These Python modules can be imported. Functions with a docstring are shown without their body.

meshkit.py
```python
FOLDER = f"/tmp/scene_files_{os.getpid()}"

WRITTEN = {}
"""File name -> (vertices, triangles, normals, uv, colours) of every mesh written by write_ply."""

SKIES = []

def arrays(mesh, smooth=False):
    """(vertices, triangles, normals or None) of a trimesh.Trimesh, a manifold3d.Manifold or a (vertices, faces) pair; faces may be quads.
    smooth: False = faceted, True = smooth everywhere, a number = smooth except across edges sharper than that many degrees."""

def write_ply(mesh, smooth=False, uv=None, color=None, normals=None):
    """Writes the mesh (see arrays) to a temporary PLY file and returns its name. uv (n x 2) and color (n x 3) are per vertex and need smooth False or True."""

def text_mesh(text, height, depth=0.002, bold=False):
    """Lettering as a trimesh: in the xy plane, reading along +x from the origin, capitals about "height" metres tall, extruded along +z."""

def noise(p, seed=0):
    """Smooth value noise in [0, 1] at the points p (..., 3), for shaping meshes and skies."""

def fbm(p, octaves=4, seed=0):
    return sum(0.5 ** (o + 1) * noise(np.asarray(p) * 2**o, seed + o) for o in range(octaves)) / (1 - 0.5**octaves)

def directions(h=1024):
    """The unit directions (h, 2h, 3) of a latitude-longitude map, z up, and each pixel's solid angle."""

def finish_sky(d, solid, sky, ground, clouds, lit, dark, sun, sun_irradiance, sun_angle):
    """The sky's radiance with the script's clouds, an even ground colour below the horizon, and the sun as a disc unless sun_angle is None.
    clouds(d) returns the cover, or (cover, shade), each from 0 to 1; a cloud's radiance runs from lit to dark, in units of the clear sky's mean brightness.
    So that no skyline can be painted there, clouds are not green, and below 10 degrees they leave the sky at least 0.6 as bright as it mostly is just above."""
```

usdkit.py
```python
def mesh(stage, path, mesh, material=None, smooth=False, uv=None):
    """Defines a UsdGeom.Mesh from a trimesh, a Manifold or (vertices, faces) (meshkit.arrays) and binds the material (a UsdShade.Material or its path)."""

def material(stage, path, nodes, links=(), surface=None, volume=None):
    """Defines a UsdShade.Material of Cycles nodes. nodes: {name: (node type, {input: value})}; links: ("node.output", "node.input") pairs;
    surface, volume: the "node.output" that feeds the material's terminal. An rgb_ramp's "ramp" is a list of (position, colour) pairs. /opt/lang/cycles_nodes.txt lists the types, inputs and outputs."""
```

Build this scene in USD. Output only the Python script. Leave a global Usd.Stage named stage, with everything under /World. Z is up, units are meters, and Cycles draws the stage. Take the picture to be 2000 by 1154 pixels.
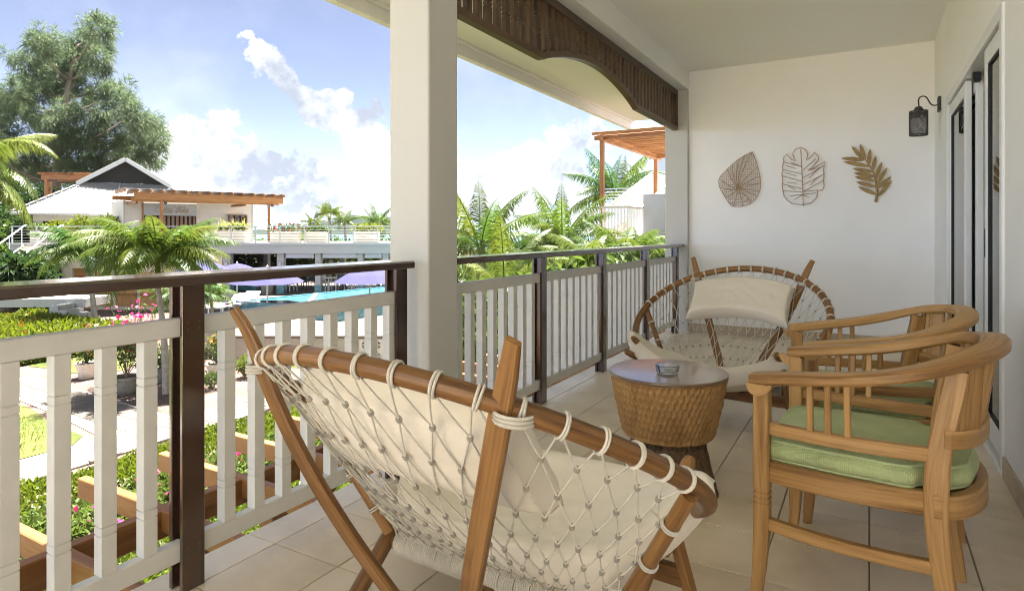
import math, random
import numpy as np, trimesh, usdkit, meshkit
from pxr import Usd, UsdGeom, UsdLux, UsdShade, Gf, Sdf, Vt

stage = Usd.Stage.CreateInMemory()
UsdGeom.SetStageUpAxis(stage, "Z")
UsdGeom.SetStageMetersPerUnit(stage, 1.0)
UsdGeom.Xform.Define(stage, "/World")

# ------------------------------------------------------------------ camera
FPX = 1213.0                                   # focal length in pixels of the 2000 px wide photograph
YAW = math.atan(697 / FPX)                     # turned left of the railing's direction (+y)
HOR = 454.0                                    # row of the horizon
CF = np.array([-math.sin(YAW), math.cos(YAW), 0.0])
CR = np.array([math.cos(YAW), math.sin(YAW), 0.0])
EYE = np.array([0.0, 0.0, 1.08])
cam = UsdGeom.Camera.Define(stage, "/World/camera")
cam.CreateHorizontalApertureAttr(36.0)
cam.CreateVerticalApertureAttr(36.0 * 590 / 1024)
cam.CreateFocalLengthAttr(36.0 * FPX / 2000)
cam.CreateVerticalApertureOffsetAttr(-36.0 * (577 - HOR) / 2000)
cam.CreateClippingRangeAttr(Gf.Vec2f(0.05, 20000))
EXPOSURE = 4.18
HAZE = 0.00004
cam.CreateExposureAttr(EXPOSURE)
UsdGeom.Xformable(cam).AddTransformOp().Set(Gf.Matrix4d(*CR, 0, 0, 0, 1, 0, *(-CF), 0, *EYE, 1))

# ------------------------------------------------------------------ sun and sky
SUN = np.array([-0.08, 0.26, 1.0]); SUN /= np.linalg.norm(SUN)
SUN_I, SKY_I = 0.5, 0.05
sun = UsdLux.DistantLight.Define(stage, "/World/sun")
sun.CreateIntensityAttr(SUN_I); sun.CreateNormalizeAttr(True); sun.CreateAngleAttr(0.53)
sun.CreateColorAttr(Gf.Vec3f(1.0, 0.95, 0.87))
zz = SUN; xx = np.cross([0, 1.0, 0], zz); xx /= np.linalg.norm(xx); yy = np.cross(zz, xx)
UsdGeom.Xformable(sun).AddTransformOp().Set(Gf.Matrix4d(*xx, 0, *yy, 0, *zz, 0, 0, 0, 30, 1))

def pdir(px, py):
    d = CF * FPX + CR * (px - 1000) + np.array([0, 0, HOR - py]); return d / np.linalg.norm(d)
CLOUDS = [  # column, row and radius (in the photograph's pixels) of each heap of cloud
    (480, 68, 22), (497, 98, 27), (520, 130, 31), (548, 160, 33), (580, 190, 35), (612, 214, 37), (650, 198, 32), (680, 186, 24), (662, 236, 38), (702, 228, 34), (742, 212, 32), (700, 270, 34), (738, 268, 36), (748, 300, 28),
    (350, 268, 37), (390, 258, 34), (425, 264, 34), (360, 312, 52), (420, 312, 48), (470, 302, 36), (510, 320, 34), (545, 332, 34), (590, 344, 37), (480, 352, 52), (640, 354, 36), (690, 362, 34), (745, 352, 40), (560, 392, 55), (640, 402, 50), (720, 406, 50), (800, 390, 60), (340, 362, 58), (300, 330, 48), (270, 380, 50),
    (900, 332, 42), (950, 346, 42), (1000, 336, 38), (1040, 312, 35), (1075, 322, 38), (1100, 346, 42), (960, 400, 58), (1050, 400, 58), (1120, 402, 48), (1092, 262, 25), (1122, 252, 25), (1158, 252, 25), (1188, 262, 22), (1258, 262, 25), (1290, 250, 30), (1222, 335, 40), (1285, 335, 42), (1350, 300, 60), (20, 330, 40), (-60, 330, 90), (-250, 260, 120)]
def sky_material():
    rng = np.random.default_rng(7)
    n = {"sky": ("sky_texture", {"sky_type": "single_scattering", "sun_disc": False, "sun_elevation": float(math.asin(SUN[2])), "sun_rotation": float(math.atan2(SUN[0], SUN[1])), "altitude": 20.0, "air_density": 0.112, "aerosol_density": 0.15, "ozone_density": 1.0}),
         "tc": ("texture_coordinate", {}),
         "n1": ("noise_texture", {"scale": 9.0, "detail": 8.0, "roughness": 0.64}),
         "n2": ("noise_texture", {"scale": 3.2, "detail": 6.0, "roughness": 0.55, "distortion": 0.3}),
         "n3": ("noise_texture", {"scale": 26.0, "detail": 6.0, "roughness": 0.62}),
         "bg": ("background_shader", {"strength": SKY_I})}
    l = [("tc.generated", "n1.vector"), ("tc.generated", "n2.vector"), ("tc.generated", "n3.vector")]
    # warp the direction a little, so that the heaps get ragged outlines
    n["wc"] = ("vector_math", {"math_type": "subtract", "vector2": (0.5, 0.5, 0.5)}); l.append(("n1.color", "wc.vector1"))
    n["ws"] = ("vector_math", {"math_type": "scale", "scale": 0.10}); l.append(("wc.vector", "ws.vector1"))
    n["wd"] = ("vector_math", {"math_type": "add"}); l += [("tc.generated", "wd.vector1"), ("ws.vector", "wd.vector2")]
    heaps = [(pdir(x, y), r * 1.08 / FPX) for x, y, r in CLOUDS]
    for _ in range(170):                           # the rest of the sky goes on with the same kind of fair-weather cumulus
        az, el = rng.uniform(0, 2 * math.pi), rng.uniform(.05, .75)
        d = np.array([math.cos(az) * math.cos(el), math.sin(az) * math.cos(el), math.sin(el)])
        if d @ CF > .55: continue
        for k in range(4):
            q = d + rng.normal(0, .05, 3) * [1, 1, .5]; heaps.append((q / np.linalg.norm(q), rng.uniform(.05, .11)))
    prev = None
    for i, (d, r) in enumerate(heaps):
        n[f"d{i}"] = ("vector_math", {"math_type": "distance", "vector2": tuple(d)}); l.append(("wd.vector", f"d{i}.vector1"))
        n[f"m{i}"] = ("math", {"math_type": "multiply_add", "value2": -1.0 / r, "value3": 1.0}); l.append((f"d{i}.value", f"m{i}.value1"))
        if prev is None: prev = f"m{i}.value"
        else:
            n[f"x{i}"] = ("math", {"math_type": "smoothmax", "value3": 0.22}); l += [(prev, f"x{i}.value1"), (f"m{i}.value", f"x{i}.value2")]; prev = f"x{i}.value"
    # density = heap + fine noise
    n["na"] = ("math", {"math_type": "multiply_add", "value2": 1.9, "value3": -1.02}); l.append(("n3.fac", "na.value1"))
    n["nb"] = ("math", {"math_type": "add"}); l += [(prev, "nb.value1"), ("na.value", "nb.value2")]
    n["cov"] = ("map_range", {"range_type": "smoothstep", "from_min": -0.02, "from_max": 0.26, "to_min": 0.0, "to_max": 0.97, "clamp": True}); l.append(("nb.value", "cov.value"))
    # thin veil of haze in the blue
    n["veil"] = ("map_range", {"range_type": "smoothstep", "from_min": 0.42, "from_max": 0.75, "to_min": 0.0, "to_max": 0.22, "clamp": True}); l.append(("n2.fac", "veil.value"))
    n["cm"] = ("math", {"math_type": "maximum"}); l += [("cov.result", "cm.value1"), ("veil.result", "cm.value2")]
    # cloud colour: bright tops, greyer bellies
    n["ctone"] = ("rgb_ramp", {"ramp": [(0.40, CLOUD_DARK), (0.70, CLOUD_LIT)]}); l.append(("n1.fac", "ctone.fac"))
    n["mix"] = ("mix_color", {"blend_type": "mix"}); n["hs"] = ("hsv", {"saturation": 0.74, "value": 0.95}); l.append(("sky.color", "hs.color"))
    l += [("cm.value", "mix.fac"), ("hs.color", "mix.a"), ("ctone.color", "mix.b"), ("mix.result", "bg.color")]
    return usdkit.material(stage, "/World/Looks/sky", n, l, surface="bg.background")
CLOUD_LIT, CLOUD_DARK = (2.1, 2.1, 2.08), (0.72, 0.79, 0.93)
dome = UsdLux.DomeLight.Define(stage, "/World/sky")
UsdShade.MaterialBindingAPI.Apply(dome.GetPrim()).Bind(sky_material())

# ------------------------------------------------------------------ small tools
_used, ORIGIN = {}, {}
def numbered(parent, name):
    k = _used.get((parent, name), 0); _used[(parent, name)] = k + 1
    return name if k == 0 else f"{name}_{k:03d}"
def tag(o, label=None, cat=None, group=None, kind=None):
    p = o.GetPrim() if hasattr(o, "GetPrim") else o
    for k, v in (("label", label), ("category", cat), ("group", group), ("kind", kind)):
        if v: p.SetCustomDataByKey(k, v)
    return o
def thing(name, label, cat, loc=(0, 0, 0), yaw=0.0, group=None):
    """An Xform at the thing's base. Its parts are given in the world (yaw 0) or, with local=True, in its own frame."""
    path = "/World/" + numbered("/World", name)
    x = UsdGeom.Xform.Define(stage, path)
    x.AddTranslateOp().Set(Gf.Vec3d(*map(float, loc)))
    if yaw: x.AddRotateZOp().Set(math.degrees(yaw))
    ORIGIN[path] = np.array(loc, float)
    return tag(x, label, cat, group)
def copy_of(first, name, label, loc, yaw, group=None, scale=None):
    path = "/World/" + numbered("/World", name)
    x = UsdGeom.Xform.Define(stage, path)
    x.AddTranslateOp().Set(Gf.Vec3d(*map(float, loc))); x.AddRotateZOp().Set(math.degrees(yaw))
    if scale: x.AddScaleOp().Set(Gf.Vec3f(*((scale,) * 3 if np.ndim(scale) == 0 else scale)))
    was = first.GetPrim().GetCustomData()
    x.GetPrim().GetReferences().AddInternalReference(first.GetPath())
    x.SetXformOpOrder([UsdGeom.XformOp(x.GetPrim().GetAttribute(a)) for a in (["xformOp:translate", "xformOp:rotateZ"] + (["xformOp:scale"] if scale else []))])
    x.GetPrim().SetInstanceable(True)
    return tag(x, label, was.get("category"), group or was.get("group"))
def mk(name, geo, mat, parent=None, smooth=False, label=None, local=False):
    """One Mesh prim. geo: (v, f) or (v, f, uv), a list of such pieces, or a trimesh."""
    if isinstance(geo, list): geo = join(geo)
    if not isinstance(geo, (tuple, list)): geo = (np.array(geo.vertices), np.array(geo.faces))
    v, f = np.asarray(geo[0], float), tri(geo[1])
    uv = geo[2] if len(geo) > 2 else None
    ppath = str(parent.GetPath()) if parent is not None else "/World"
    if not local:
        top = "/".join(ppath.split("/")[:3])
        if top in ORIGIN: v = v - ORIGIN[top]
    path = ppath + "/" + numbered(ppath, name)
    if uv is not None and smooth not in (False, True): smooth = True
    m = usdkit.mesh(stage, path, (v, f), MAT[mat] if isinstance(mat, str) else mat, smooth=smooth, uv=uv)
    if label: m.GetPrim().SetCustomDataByKey("label", label)
    if name == "flowers": m.GetPrim().SetCustomDataByKey("kind", "stuff")
    return m
def tri(f):
    f = np.asarray(f, int)
    return f if f.shape[1] == 3 else np.vstack([f[:, [0, 1, 2]], f[:, [0, 2, 3]]])
def join(ps):
    V, F_, T, n = [], [], [], 0
    for p in ps:
        if not isinstance(p, (tuple, list)): p = (np.array(p.vertices), np.array(p.faces))
        V.append(np.asarray(p[0], float)); F_.append(tri(p[1]) + n); T.append(p[2] if len(p) > 2 else np.zeros((len(p[0]), 2))); n += len(p[0])
    return np.vstack(V), np.vstack(F_), np.vstack(T)
def unit(a): a = np.asarray(a, float); return a / (np.linalg.norm(a) + 1e-12)
def basis(axis=(0, 0, 1), ref=(1, 0, 0)):
    z = unit(axis); x = np.asarray(ref, float); x = x - z * (x @ z)
    if np.linalg.norm(x) < 1e-6: x = np.array([0, 1.0, 0]) - z * z[1]
    x = unit(x); return np.stack([x, np.cross(z, x), z], 1)
def box(lo, hi, ch=0.0, B=None, o=(0, 0, 0)):
    """A box with chamfered edges; B (columns = axes) and o place it. Texture coordinates run along its longest side."""
    lo, hi = np.minimum(lo, hi).astype(float), np.maximum(lo, hi).astype(float); c, h = (lo + hi) / 2, (hi - lo) / 2
    ch = min(ch, h.min() * .6)
    if ch <= 0:
        m = trimesh.creation.box([1, 1, 1]); v = m.vertices * 2 * h; f = m.faces
    else:
        v, ids = [], {}
        for s in np.ndindex(2, 2, 2):
            sg = np.array(s) * 2 - 1
            for a in range(3):
                q = sg * (h - ch); q[a] = sg[a] * h[a]; ids[(s, a)] = len(v); v.append(q)
        v = np.array(v); f = trimesh.convex.convex_hull(v)
        v, f = np.array(f.vertices), np.array(f.faces)
    a = int(np.argmax(h)); b, d = [k for k in range(3) if k != a]
    off = (abs(math.sin(c @ [12.9, 78.2, 37.7])) * 7.3) % 3
    uv = np.stack([v[:, a] + off, v[:, b] + v[:, d] + off * .37], 1)
    v = v + c
    if B is not None: v = v @ np.asarray(B).T
    return v + np.asarray(o, float), f, uv
def bar(p0, p1, w, t, ref=(0, 0, 1), ch=0.003):
    """A plank from p0 to p1, t thick along ref and w wide across it."""
    p0, p1 = np.asarray(p0, float), np.asarray(p1, float); L = np.linalg.norm(p1 - p0)
    z = unit(p1 - p0); x = np.asarray(ref, float); x = unit(x - z * (x @ z)); y = np.cross(z, x)
    return box((-t / 2, -w / 2, 0), (t / 2, w / 2, L), ch, np.stack([x, y, z], 1), p0)
def sweep(path, prof, ref=(0, 0, 1), scale=None, closed=False, caps=True, flat=False):
    """The profile (m x 2: across, along ref) carried along a path."""
    p = np.asarray(path, float); n, m = len(p), len(prof); prof = np.asarray(prof, float)
    t = np.roll(p, -1, 0) - np.roll(p, 1, 0) if closed else np.gradient(p, axis=0)
    t /= np.linalg.norm(t, axis=1, keepdims=True) + 1e-12
    r = np.broadcast_to(np.asarray(ref, float), p.shape)
    if ref is not None and np.ndim(ref) == 1 and abs(t @ unit(ref)).max() > .995:      # fall back to parallel transport
        r = np.zeros_like(p); a = np.array([1.0, 0, 0]) if abs(t[0][0]) < .8 else np.array([0, 1.0, 0])
        for i in range(n): a = unit(a - t[i] * (a @ t[i])); r[i] = a
    y = r - t * (r * t).sum(1, keepdims=True); y /= np.linalg.norm(y, axis=1, keepdims=True) + 1e-12
    x = np.cross(t, y); s = np.ones(n) if scale is None else np.broadcast_to(scale, (n,))
    M = m + 1; pr = np.vstack([prof, prof[:1]])
    v = p[:, None] + s[:, None, None] * (pr[None, :, :1] * x[:, None] + pr[None, :, 1:] * y[:, None])
    u = np.concatenate([[0], np.cumsum(np.linalg.norm(np.diff(p, axis=0), axis=1))]); w = np.concatenate([[0], np.cumsum(np.linalg.norm(np.diff(pr, axis=0), axis=1))])
    off = (abs(math.sin(p[0] @ [12.9, 78.2, 37.7])) * 7.3) % 3
    uv = np.stack(np.broadcast_arrays(u[:, None] + off, w[None, :] + off * .37), -1).reshape(-1, 2)
    N = n if not closed else n + 1
    if closed: v = np.concatenate([v, v[:1]]); uv = np.concatenate([uv.reshape(n, M, 2), uv.reshape(n, M, 2)[:1] + [[[u[-1] * 1.02, 0]]]]).reshape(-1, 2)
    i, j = np.meshgrid(np.arange(N - 1), np.arange(m), indexing="ij")
    q = np.stack([i * M + j, i * M + j + 1, (i + 1) * M + j + 1, (i + 1) * M + j], -1).reshape(-1, 4)
    f = tri(q); v = v.reshape(-1, 3)
    if caps and not closed:
        for e, flip in ((0, 1), (n - 1, 0)):
            k = len(v); ring = v[e * M:e * M + m]; v = np.vstack([v, ring, ring.mean(0)]); uv = np.vstack([uv, np.column_stack([np.full(m + 1, off), np.arange(m + 1) * .01])])
            a = np.arange(m); b = (a + 1) % m; c = np.full(m, k + m)
            f = np.vstack([f, np.stack([k + b, k + a, c] if flip else [k + a, k + b, c], 1)])
    if np.cross(prof[0] - prof.mean(0), prof[1] - prof.mean(0)) > 0: f = f[:, ::-1]
    f = f[:, ::-1]
    return v, f, uv
def circle(r, n=10, r2=None): a = np.arange(n) * 2 * np.pi / n; return np.stack([r * np.cos(a), (r2 or r) * np.sin(a)], 1)
def rect(w, t, c=0.003):
    w, t = w / 2, t / 2; return np.array([(w - c, -t), (w, -t + c), (w, t - c), (w - c, t), (-w + c, t), (-w, t - c), (-w, -t + c), (-w + c, -t)])
def tube(path, r, n=10, closed=False, scale=None, ref=None):
    p = np.asarray(path, float)
    if ref is None:
        d = p[-1] - p[0]; ref = (0, 0, 1) if abs(unit(d)[2]) < .8 else (1, 0.2, 0)
    return sweep(p, circle(r, n), ref, scale, closed)
def lathe(prof, n=24, o=(0, 0, 0)):
    prof = np.asarray(prof, float); a = np.arange(n + 1) * 2 * np.pi / n
    v = np.stack([prof[:, None, 0] * np.cos(a), prof[:, None, 0] * np.sin(a), np.broadcast_to(prof[:, None, 1], (len(prof), n + 1))], -1).reshape(-1, 3)
    i, j = np.meshgrid(np.arange(len(prof) - 1), np.arange(n), indexing="ij"); M = n + 1
    f = np.stack([i * M + j, i * M + j + 1, (i + 1) * M + j + 1, (i + 1) * M + j], -1).reshape(-1, 4)
    uv = np.stack([np.broadcast_to(a / 6.28, (len(prof), n + 1)).ravel(), np.repeat(prof[:, 1], M)], 1)
    return v + np.asarray(o, float), tri(f), uv
def spline(pts, n=24):
    from scipy.interpolate import CubicSpline
    p = np.asarray(pts, float); t = np.concatenate([[0], np.cumsum(np.linalg.norm(np.diff(p, axis=0), axis=1))])
    return CubicSpline(t, p)(np.linspace(0, t[-1], n))
def prism(poly, h, B, o):
    """A flat outline (n x 2) extruded by h along B's third axis."""
    from shapely.geometry import Polygon
    m = trimesh.creation.extrude_polygon(poly if hasattr(poly, "exterior") else Polygon(poly), h, engine="earcut")
    v = np.array(m.vertices); uv = v[:, :2] + v[:, 2:] * .5
    return v @ np.asarray(B).T + np.asarray(o, float), np.array(m.faces), uv
RF = np.stack([CR, CF, [0, 0, 1.0]], 1)             # the resort's grid: across the view, into it, up
def P(px, py, D): return EYE * [0, 0, 1] + CF * D + CR * ((px - 1000) / FPX * D) + np.array([0, 0, (HOR - py) / FPX * D])
def rr(px, D): return (px - 1000) / FPX * D
def zz_(py, D): return 1.08 + (HOR - py) / FPX * D
GZ = -2.8
def G(px, py, z=GZ):
    D = (1.08 - z) * FPX / (py - HOR); return P(px, py, D)
def rbox(r0, r1, d0, d1, z0, z1, ch=0.0): return box((r0, d0, z0), (r1, d1, z1), ch, RF)
def W(r, d, z): return RF @ np.array([r, d, z])

# ------------------------------------------------------------------ materials
MAT = {}
def material(name, nodes, links, surface="p.BSDF", volume=None):
    MAT[name] = usdkit.material(stage, "/World/Looks/" + name, nodes, links, surface=surface, volume=volume)
def plain(name, c, rough=.5, spec=.5, vary=.06, nscale=3.0, bump=0.0, bscale=60.0, metallic=0.0, coat=0.0):
    """A paint or stone: base colour with soft blotches and a fine relief."""
    c = np.array(c, float)
    n = {"g": ("geometry", {}), "n": ("noise_texture", {"scale": nscale, "detail": 5.0, "roughness": .6}), "r": ("rgb_ramp", {"ramp": [(.3, c * (1 - vary)), (.7, np.minimum(c * (1 + vary), .95))]}),
         "p": ("principled_bsdf", {"roughness": rough, "specular_ior_level": spec, "metallic": metallic, "coat_weight": coat})}
    l = [("g.position", "n.vector"), ("n.fac", "r.fac"), ("r.color", "p.base_color")]
    if bump:
        n["b"] = ("noise_texture", {"scale": bscale, "detail": 4.0}); n["bp"] = ("bump", {"strength": bump, "distance": .01})
        l += [("g.position", "b.vector"), ("b.fac", "bp.height"), ("bp.normal", "p.normal")]
    material(name, n, l)
def wood(name, dark, mid, light, rough=.45, spec=.4, along=1.6, across=26.0, coat=0.0):
    n = {"uv": ("uvmap", {"attribute": "st"}), "mp": ("mapping", {"scale": (along, across, 1)}), "w": ("noise_texture", {"scale": 1.0, "detail": 6.0, "roughness": .62, "distortion": .8}),
         "mp2": ("mapping", {"scale": (along * 7, across * 9, 1)}), "w2": ("noise_texture", {"scale": 1.0, "detail": 3.0}),
         "oi": ("object_info", {}), "mu": ("math", {"math_type": "multiply_add", "value2": .22, "value3": -.11}), "ad": ("math", {"math_type": "add"}), "ad2": ("math", {"math_type": "multiply_add", "value2": .22}),
         "r": ("rgb_ramp", {"ramp": [(.33, dark), (.50, mid), (.68, light)]}), "bp": ("bump", {"strength": .12, "distance": .002}), "p": ("principled_bsdf", {"roughness": rough, "specular_ior_level": spec, "coat_weight": coat, "coat_roughness": .09})}
    l = [("uv.UV", "mp.vector"), ("mp.vector", "w.vector"), ("uv.UV", "mp2.vector"), ("mp2.vector", "w2.vector"), ("oi.random", "mu.value1"), ("w.fac", "ad.value1"), ("mu.value", "ad.value2"),
         ("w2.fac", "ad2.value1"), ("ad.value", "ad2.value3"), ("ad2.value", "r.fac"), ("r.color", "p.base_color"), ("w2.fac", "bp.height"), ("bp.normal", "p.normal")]
    material(name, n, l)
def leaf(name, c0, c1, c2=None, trans=.35, rough=.42):
    """Foliage: each leaf (mesh island) has its own tone between the colours; light shines through it."""
    c2 = c2 or c1
    n = {"g": ("geometry", {}), "oi": ("object_info", {}), "m": ("math", {"math_type": "multiply", "value2": .45}), "m2": ("math", {"math_type": "multiply_add", "value2": .55}),
         "r": ("rgb_ramp", {"ramp": [(.05, c0), (.55, c1), (.95, c2)]}), "p": ("principled_bsdf", {"roughness": rough, "specular_ior_level": .4}), "t": ("translucent_bsdf", {}), "mx": ("mix_closure", {"fac": trans}),
         "hs": ("hsv", {"saturation": 1.05, "value": 1.5})}
    l = [("oi.random", "m.value1"), ("g.random_per_island", "m2.value1"), ("m.value", "m2.value3"), ("m2.value", "r.fac"), ("r.color", "p.base_color"), ("r.color", "hs.color"), ("hs.color", "t.color"), ("p.BSDF", "mx.closure1"), ("t.BSDF", "mx.closure2")]
    material(name, n, l, "mx.closure")
plain("white_wall", (.87, .865, .84), .65, .3, .022, 2.2, .10, 70)
plain("ceiling_paint", (.86, .855, .82), .75, .2, .015, 1.2)
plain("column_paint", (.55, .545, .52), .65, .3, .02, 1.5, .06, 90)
plain("white_rail_paint", (.64, .63, .60), .42, .4, .035, 14, .08, 45)
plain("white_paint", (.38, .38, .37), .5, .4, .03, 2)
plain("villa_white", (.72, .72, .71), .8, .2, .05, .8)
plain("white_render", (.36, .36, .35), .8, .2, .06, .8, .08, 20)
plain("cream_render", (.60, .52, .42), .8, .2, .07, 1.0, .1, 12)
plain("aluminium_white", (.76, .77, .76), .3, .5, .01, 3)
plain("black_rubber", (.02, .02, .022), .55, .4)
plain("grout", (.50, .43, .34), .9, .2, .1, 20)
plain("grey_metal", (.42, .43, .45), .35, .5, .05, 6, metallic=.6)
plain("dark_metal", (.035, .032, .03), .45, .5, .1, 30)
plain("steel_clip", (.44, .41, .36), .35, .5, .05, 60, metallic=.5)
plain("rope", (.70, .66, .58), .85, .2, .07, 40, .35, 700)
plain("rope_weave", (.66, .62, .54), .85, .2, .10, 30, .35, 700)
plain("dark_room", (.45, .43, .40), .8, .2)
plain("curtain", (.55, .53, .50), .9, .1, .05, 4)
plain("concrete", (.36, .32, .27), .85, .2, .12, 2.5, .15, 25)
plain("stone_pot", (.22, .20, .17), .85, .2, .25, 9, .3, 30)
plain("pale_pot", (.55, .50, .43), .8, .2, .12, 9, .2, 30)
plain("bark", (.20, .16, .12), .9, .1, .35, 10, .6, 20)
plain("palm_bark", (.26, .24, .21), .9, .1, .25, 12, .5, 25)
plain("soil", (.10, .075, .055), .95, .1, .3, 6, .6, 20)
plain("corrugated_white", (.22, .22, .213), .4, .4, .05, .7)
plain("umbrella_cloth", (.062, .060, .145), .85, .1, .05, 2)
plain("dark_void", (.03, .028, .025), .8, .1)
plain("hill_green", (.018, .028, .018), .95, .05, .4, .02)
plain("wire", (.55, .55, .55), .35, .5, .02, 3, metallic=.5)
plain("planter_board", (.58, .52, .43), .75, .2, .08, 3, .1, 30)
plain("board_cream", (.56, .51, .44), .7, .2, .05, 2)
plain("letter_taupe", (.36, .31, .25), .7, .2, .05, 5)
plain("towel_pink", (.62, .38, .36), .9, .1)
plain("outdoor_chair_white", (.62, .62, .60), .5, .4)
plain("outdoor_chair_dark", (.07, .08, .10), .5, .4)
plain("gold_leaf", (.30, .20, .07), .5, .5, .35, 40, .3, 120, metallic=.2)
plain("copper_wire", (.40, .26, .15), .45, .5, .1, 20, metallic=.3)
plain("mortar", (.45, .41, .36), .9, .1)
wood("teak", (.065, .027, .008), (.16, .072, .020), (.28, .14, .045), .40, .45, 1.6, 30)
wood("teak_chair", (.12, .052, .014), (.29, .15, .046), (.45, .26, .095), .40, .45, 1.6, 30)
wood("dark_timber", (.016, .008, .005), (.033, .016, .010), (.055, .028, .018), .2, .5, coat=1.0)
wood("fret_timber", (.026, .013, .007), (.065, .034, .017), (.11, .062, .032), .38, .45)
wood("pergola_timber", (.14, .048, .012), (.235, .09, .024), (.33, .15, .046), .5, .35, 1.2, 14)
wood("orange_timber", (.15, .055, .016), (.245, .098, .03), (.32, .155, .058), .5, .35, 1.0, 10)
wood("brown_slat", (.10, .06, .04), (.17, .11, .075), (.24, .16, .11), .6, .3)
wood("door_timber", (.22, .10, .04), (.33, .17, .07), (.42, .24, .11), .5, .3)
wood("table_side", (.17, .085, .027), (.31, .17, .055), (.43, .25, .095), .42, .45, 3, 14)
wood("table_foot", (.07, .042, .022), (.125, .078, .042), (.19, .125, .07), .55, .35, 3, 14)
wood("table_lid", (.075, .043, .026), (.125, .075, .047), (.19, .12, .075), .22, .6, 2, 9, .7)
leaf("palm_leaf", (.06, .105, .017), (.115, .165, .028), (.24, .25, .06), .40)
leaf("palm_leaf_yellow", (.075, .115, .018), (.15, .175, .03), (.27, .235, .055), .38)
leaf("palm_leaf_deep", (.045, .10, .02), (.09, .16, .033), (.17, .23, .05))
leaf("hedge_leaf", (.085, .12, .012), (.18, .20, .02), (.27, .26, .035), .42)
leaf("shrub_leaf", (.045, .08, .016), (.095, .135, .028), (.17, .19, .05), .38)
leaf("variegated_leaf", (.10, .14, .03), (.24, .27, .10), (.38, .37, .19), .38)
leaf("spider_leaf", (.20, .24, .05), (.42, .40, .12), (.55, .50, .2), .35)
leaf("needle_leaf", (.075, .108, .052), (.12, .158, .080), (.175, .21, .12), .48, .6)
leaf("dark_leaf", (.02, .045, .012), (.045, .08, .02), (.08, .12, .03))
leaf("orange_flower", (.55, .10, .03), (.65, .18, .05), (.7, .3, .1), .3)
leaf("pink_flower", (.55, .03, .14), (.68, .06, .24), (.70, .12, .3), .3)
leaf("red_flower", (.5, .03, .03), (.6, .05, .05), (.6, .12, .08), .3)
# cushions
def cloth(name, c, weave=500.0, vary=.05, bump=.4):
    c = np.array(c)
    material(name, {"tc": ("texture_coordinate", {}), "w": ("wave_texture", {"wave_type": "bands", "bands_direction": "x", "scale": weave / 6.28, "distortion": 1.2, "detail": 2.0}), "w2": ("wave_texture", {"wave_type": "bands", "bands_direction": "y", "scale": weave / 6.28, "distortion": 1.2, "detail": 2.0}),
        "mm": ("math", {"math_type": "multiply"}), "n": ("noise_texture", {"scale": 7.0, "detail": 6.0, "roughness": .65}), "ad": ("math", {"math_type": "multiply_add", "value2": .35}), "r": ("rgb_ramp", {"ramp": [(.3, c * (1 - vary * 2)), (.8, c * (1 + vary))]}),
        "bp": ("bump", {"strength": bump, "distance": .002}), "p": ("principled_bsdf", {"roughness": .9, "specular_ior_level": .2, "sheen_weight": .15})},
        [("tc.object", "w.vector"), ("tc.object", "w2.vector"), ("w.fac", "mm.value1"), ("w2.fac", "mm.value2"), ("tc.object", "n.vector"), ("mm.value", "ad.value1"), ("n.fac", "ad.value3"), ("ad.value", "r.fac"), ("r.color", "p.base_color"), ("mm.value", "bp.height"), ("bp.normal", "p.normal")])
cloth("cream_cloth", (.78, .72, .62), 900, .02, .15)
cloth("green_cloth", (.41, .48, .235), 420, .16, .6)
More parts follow.
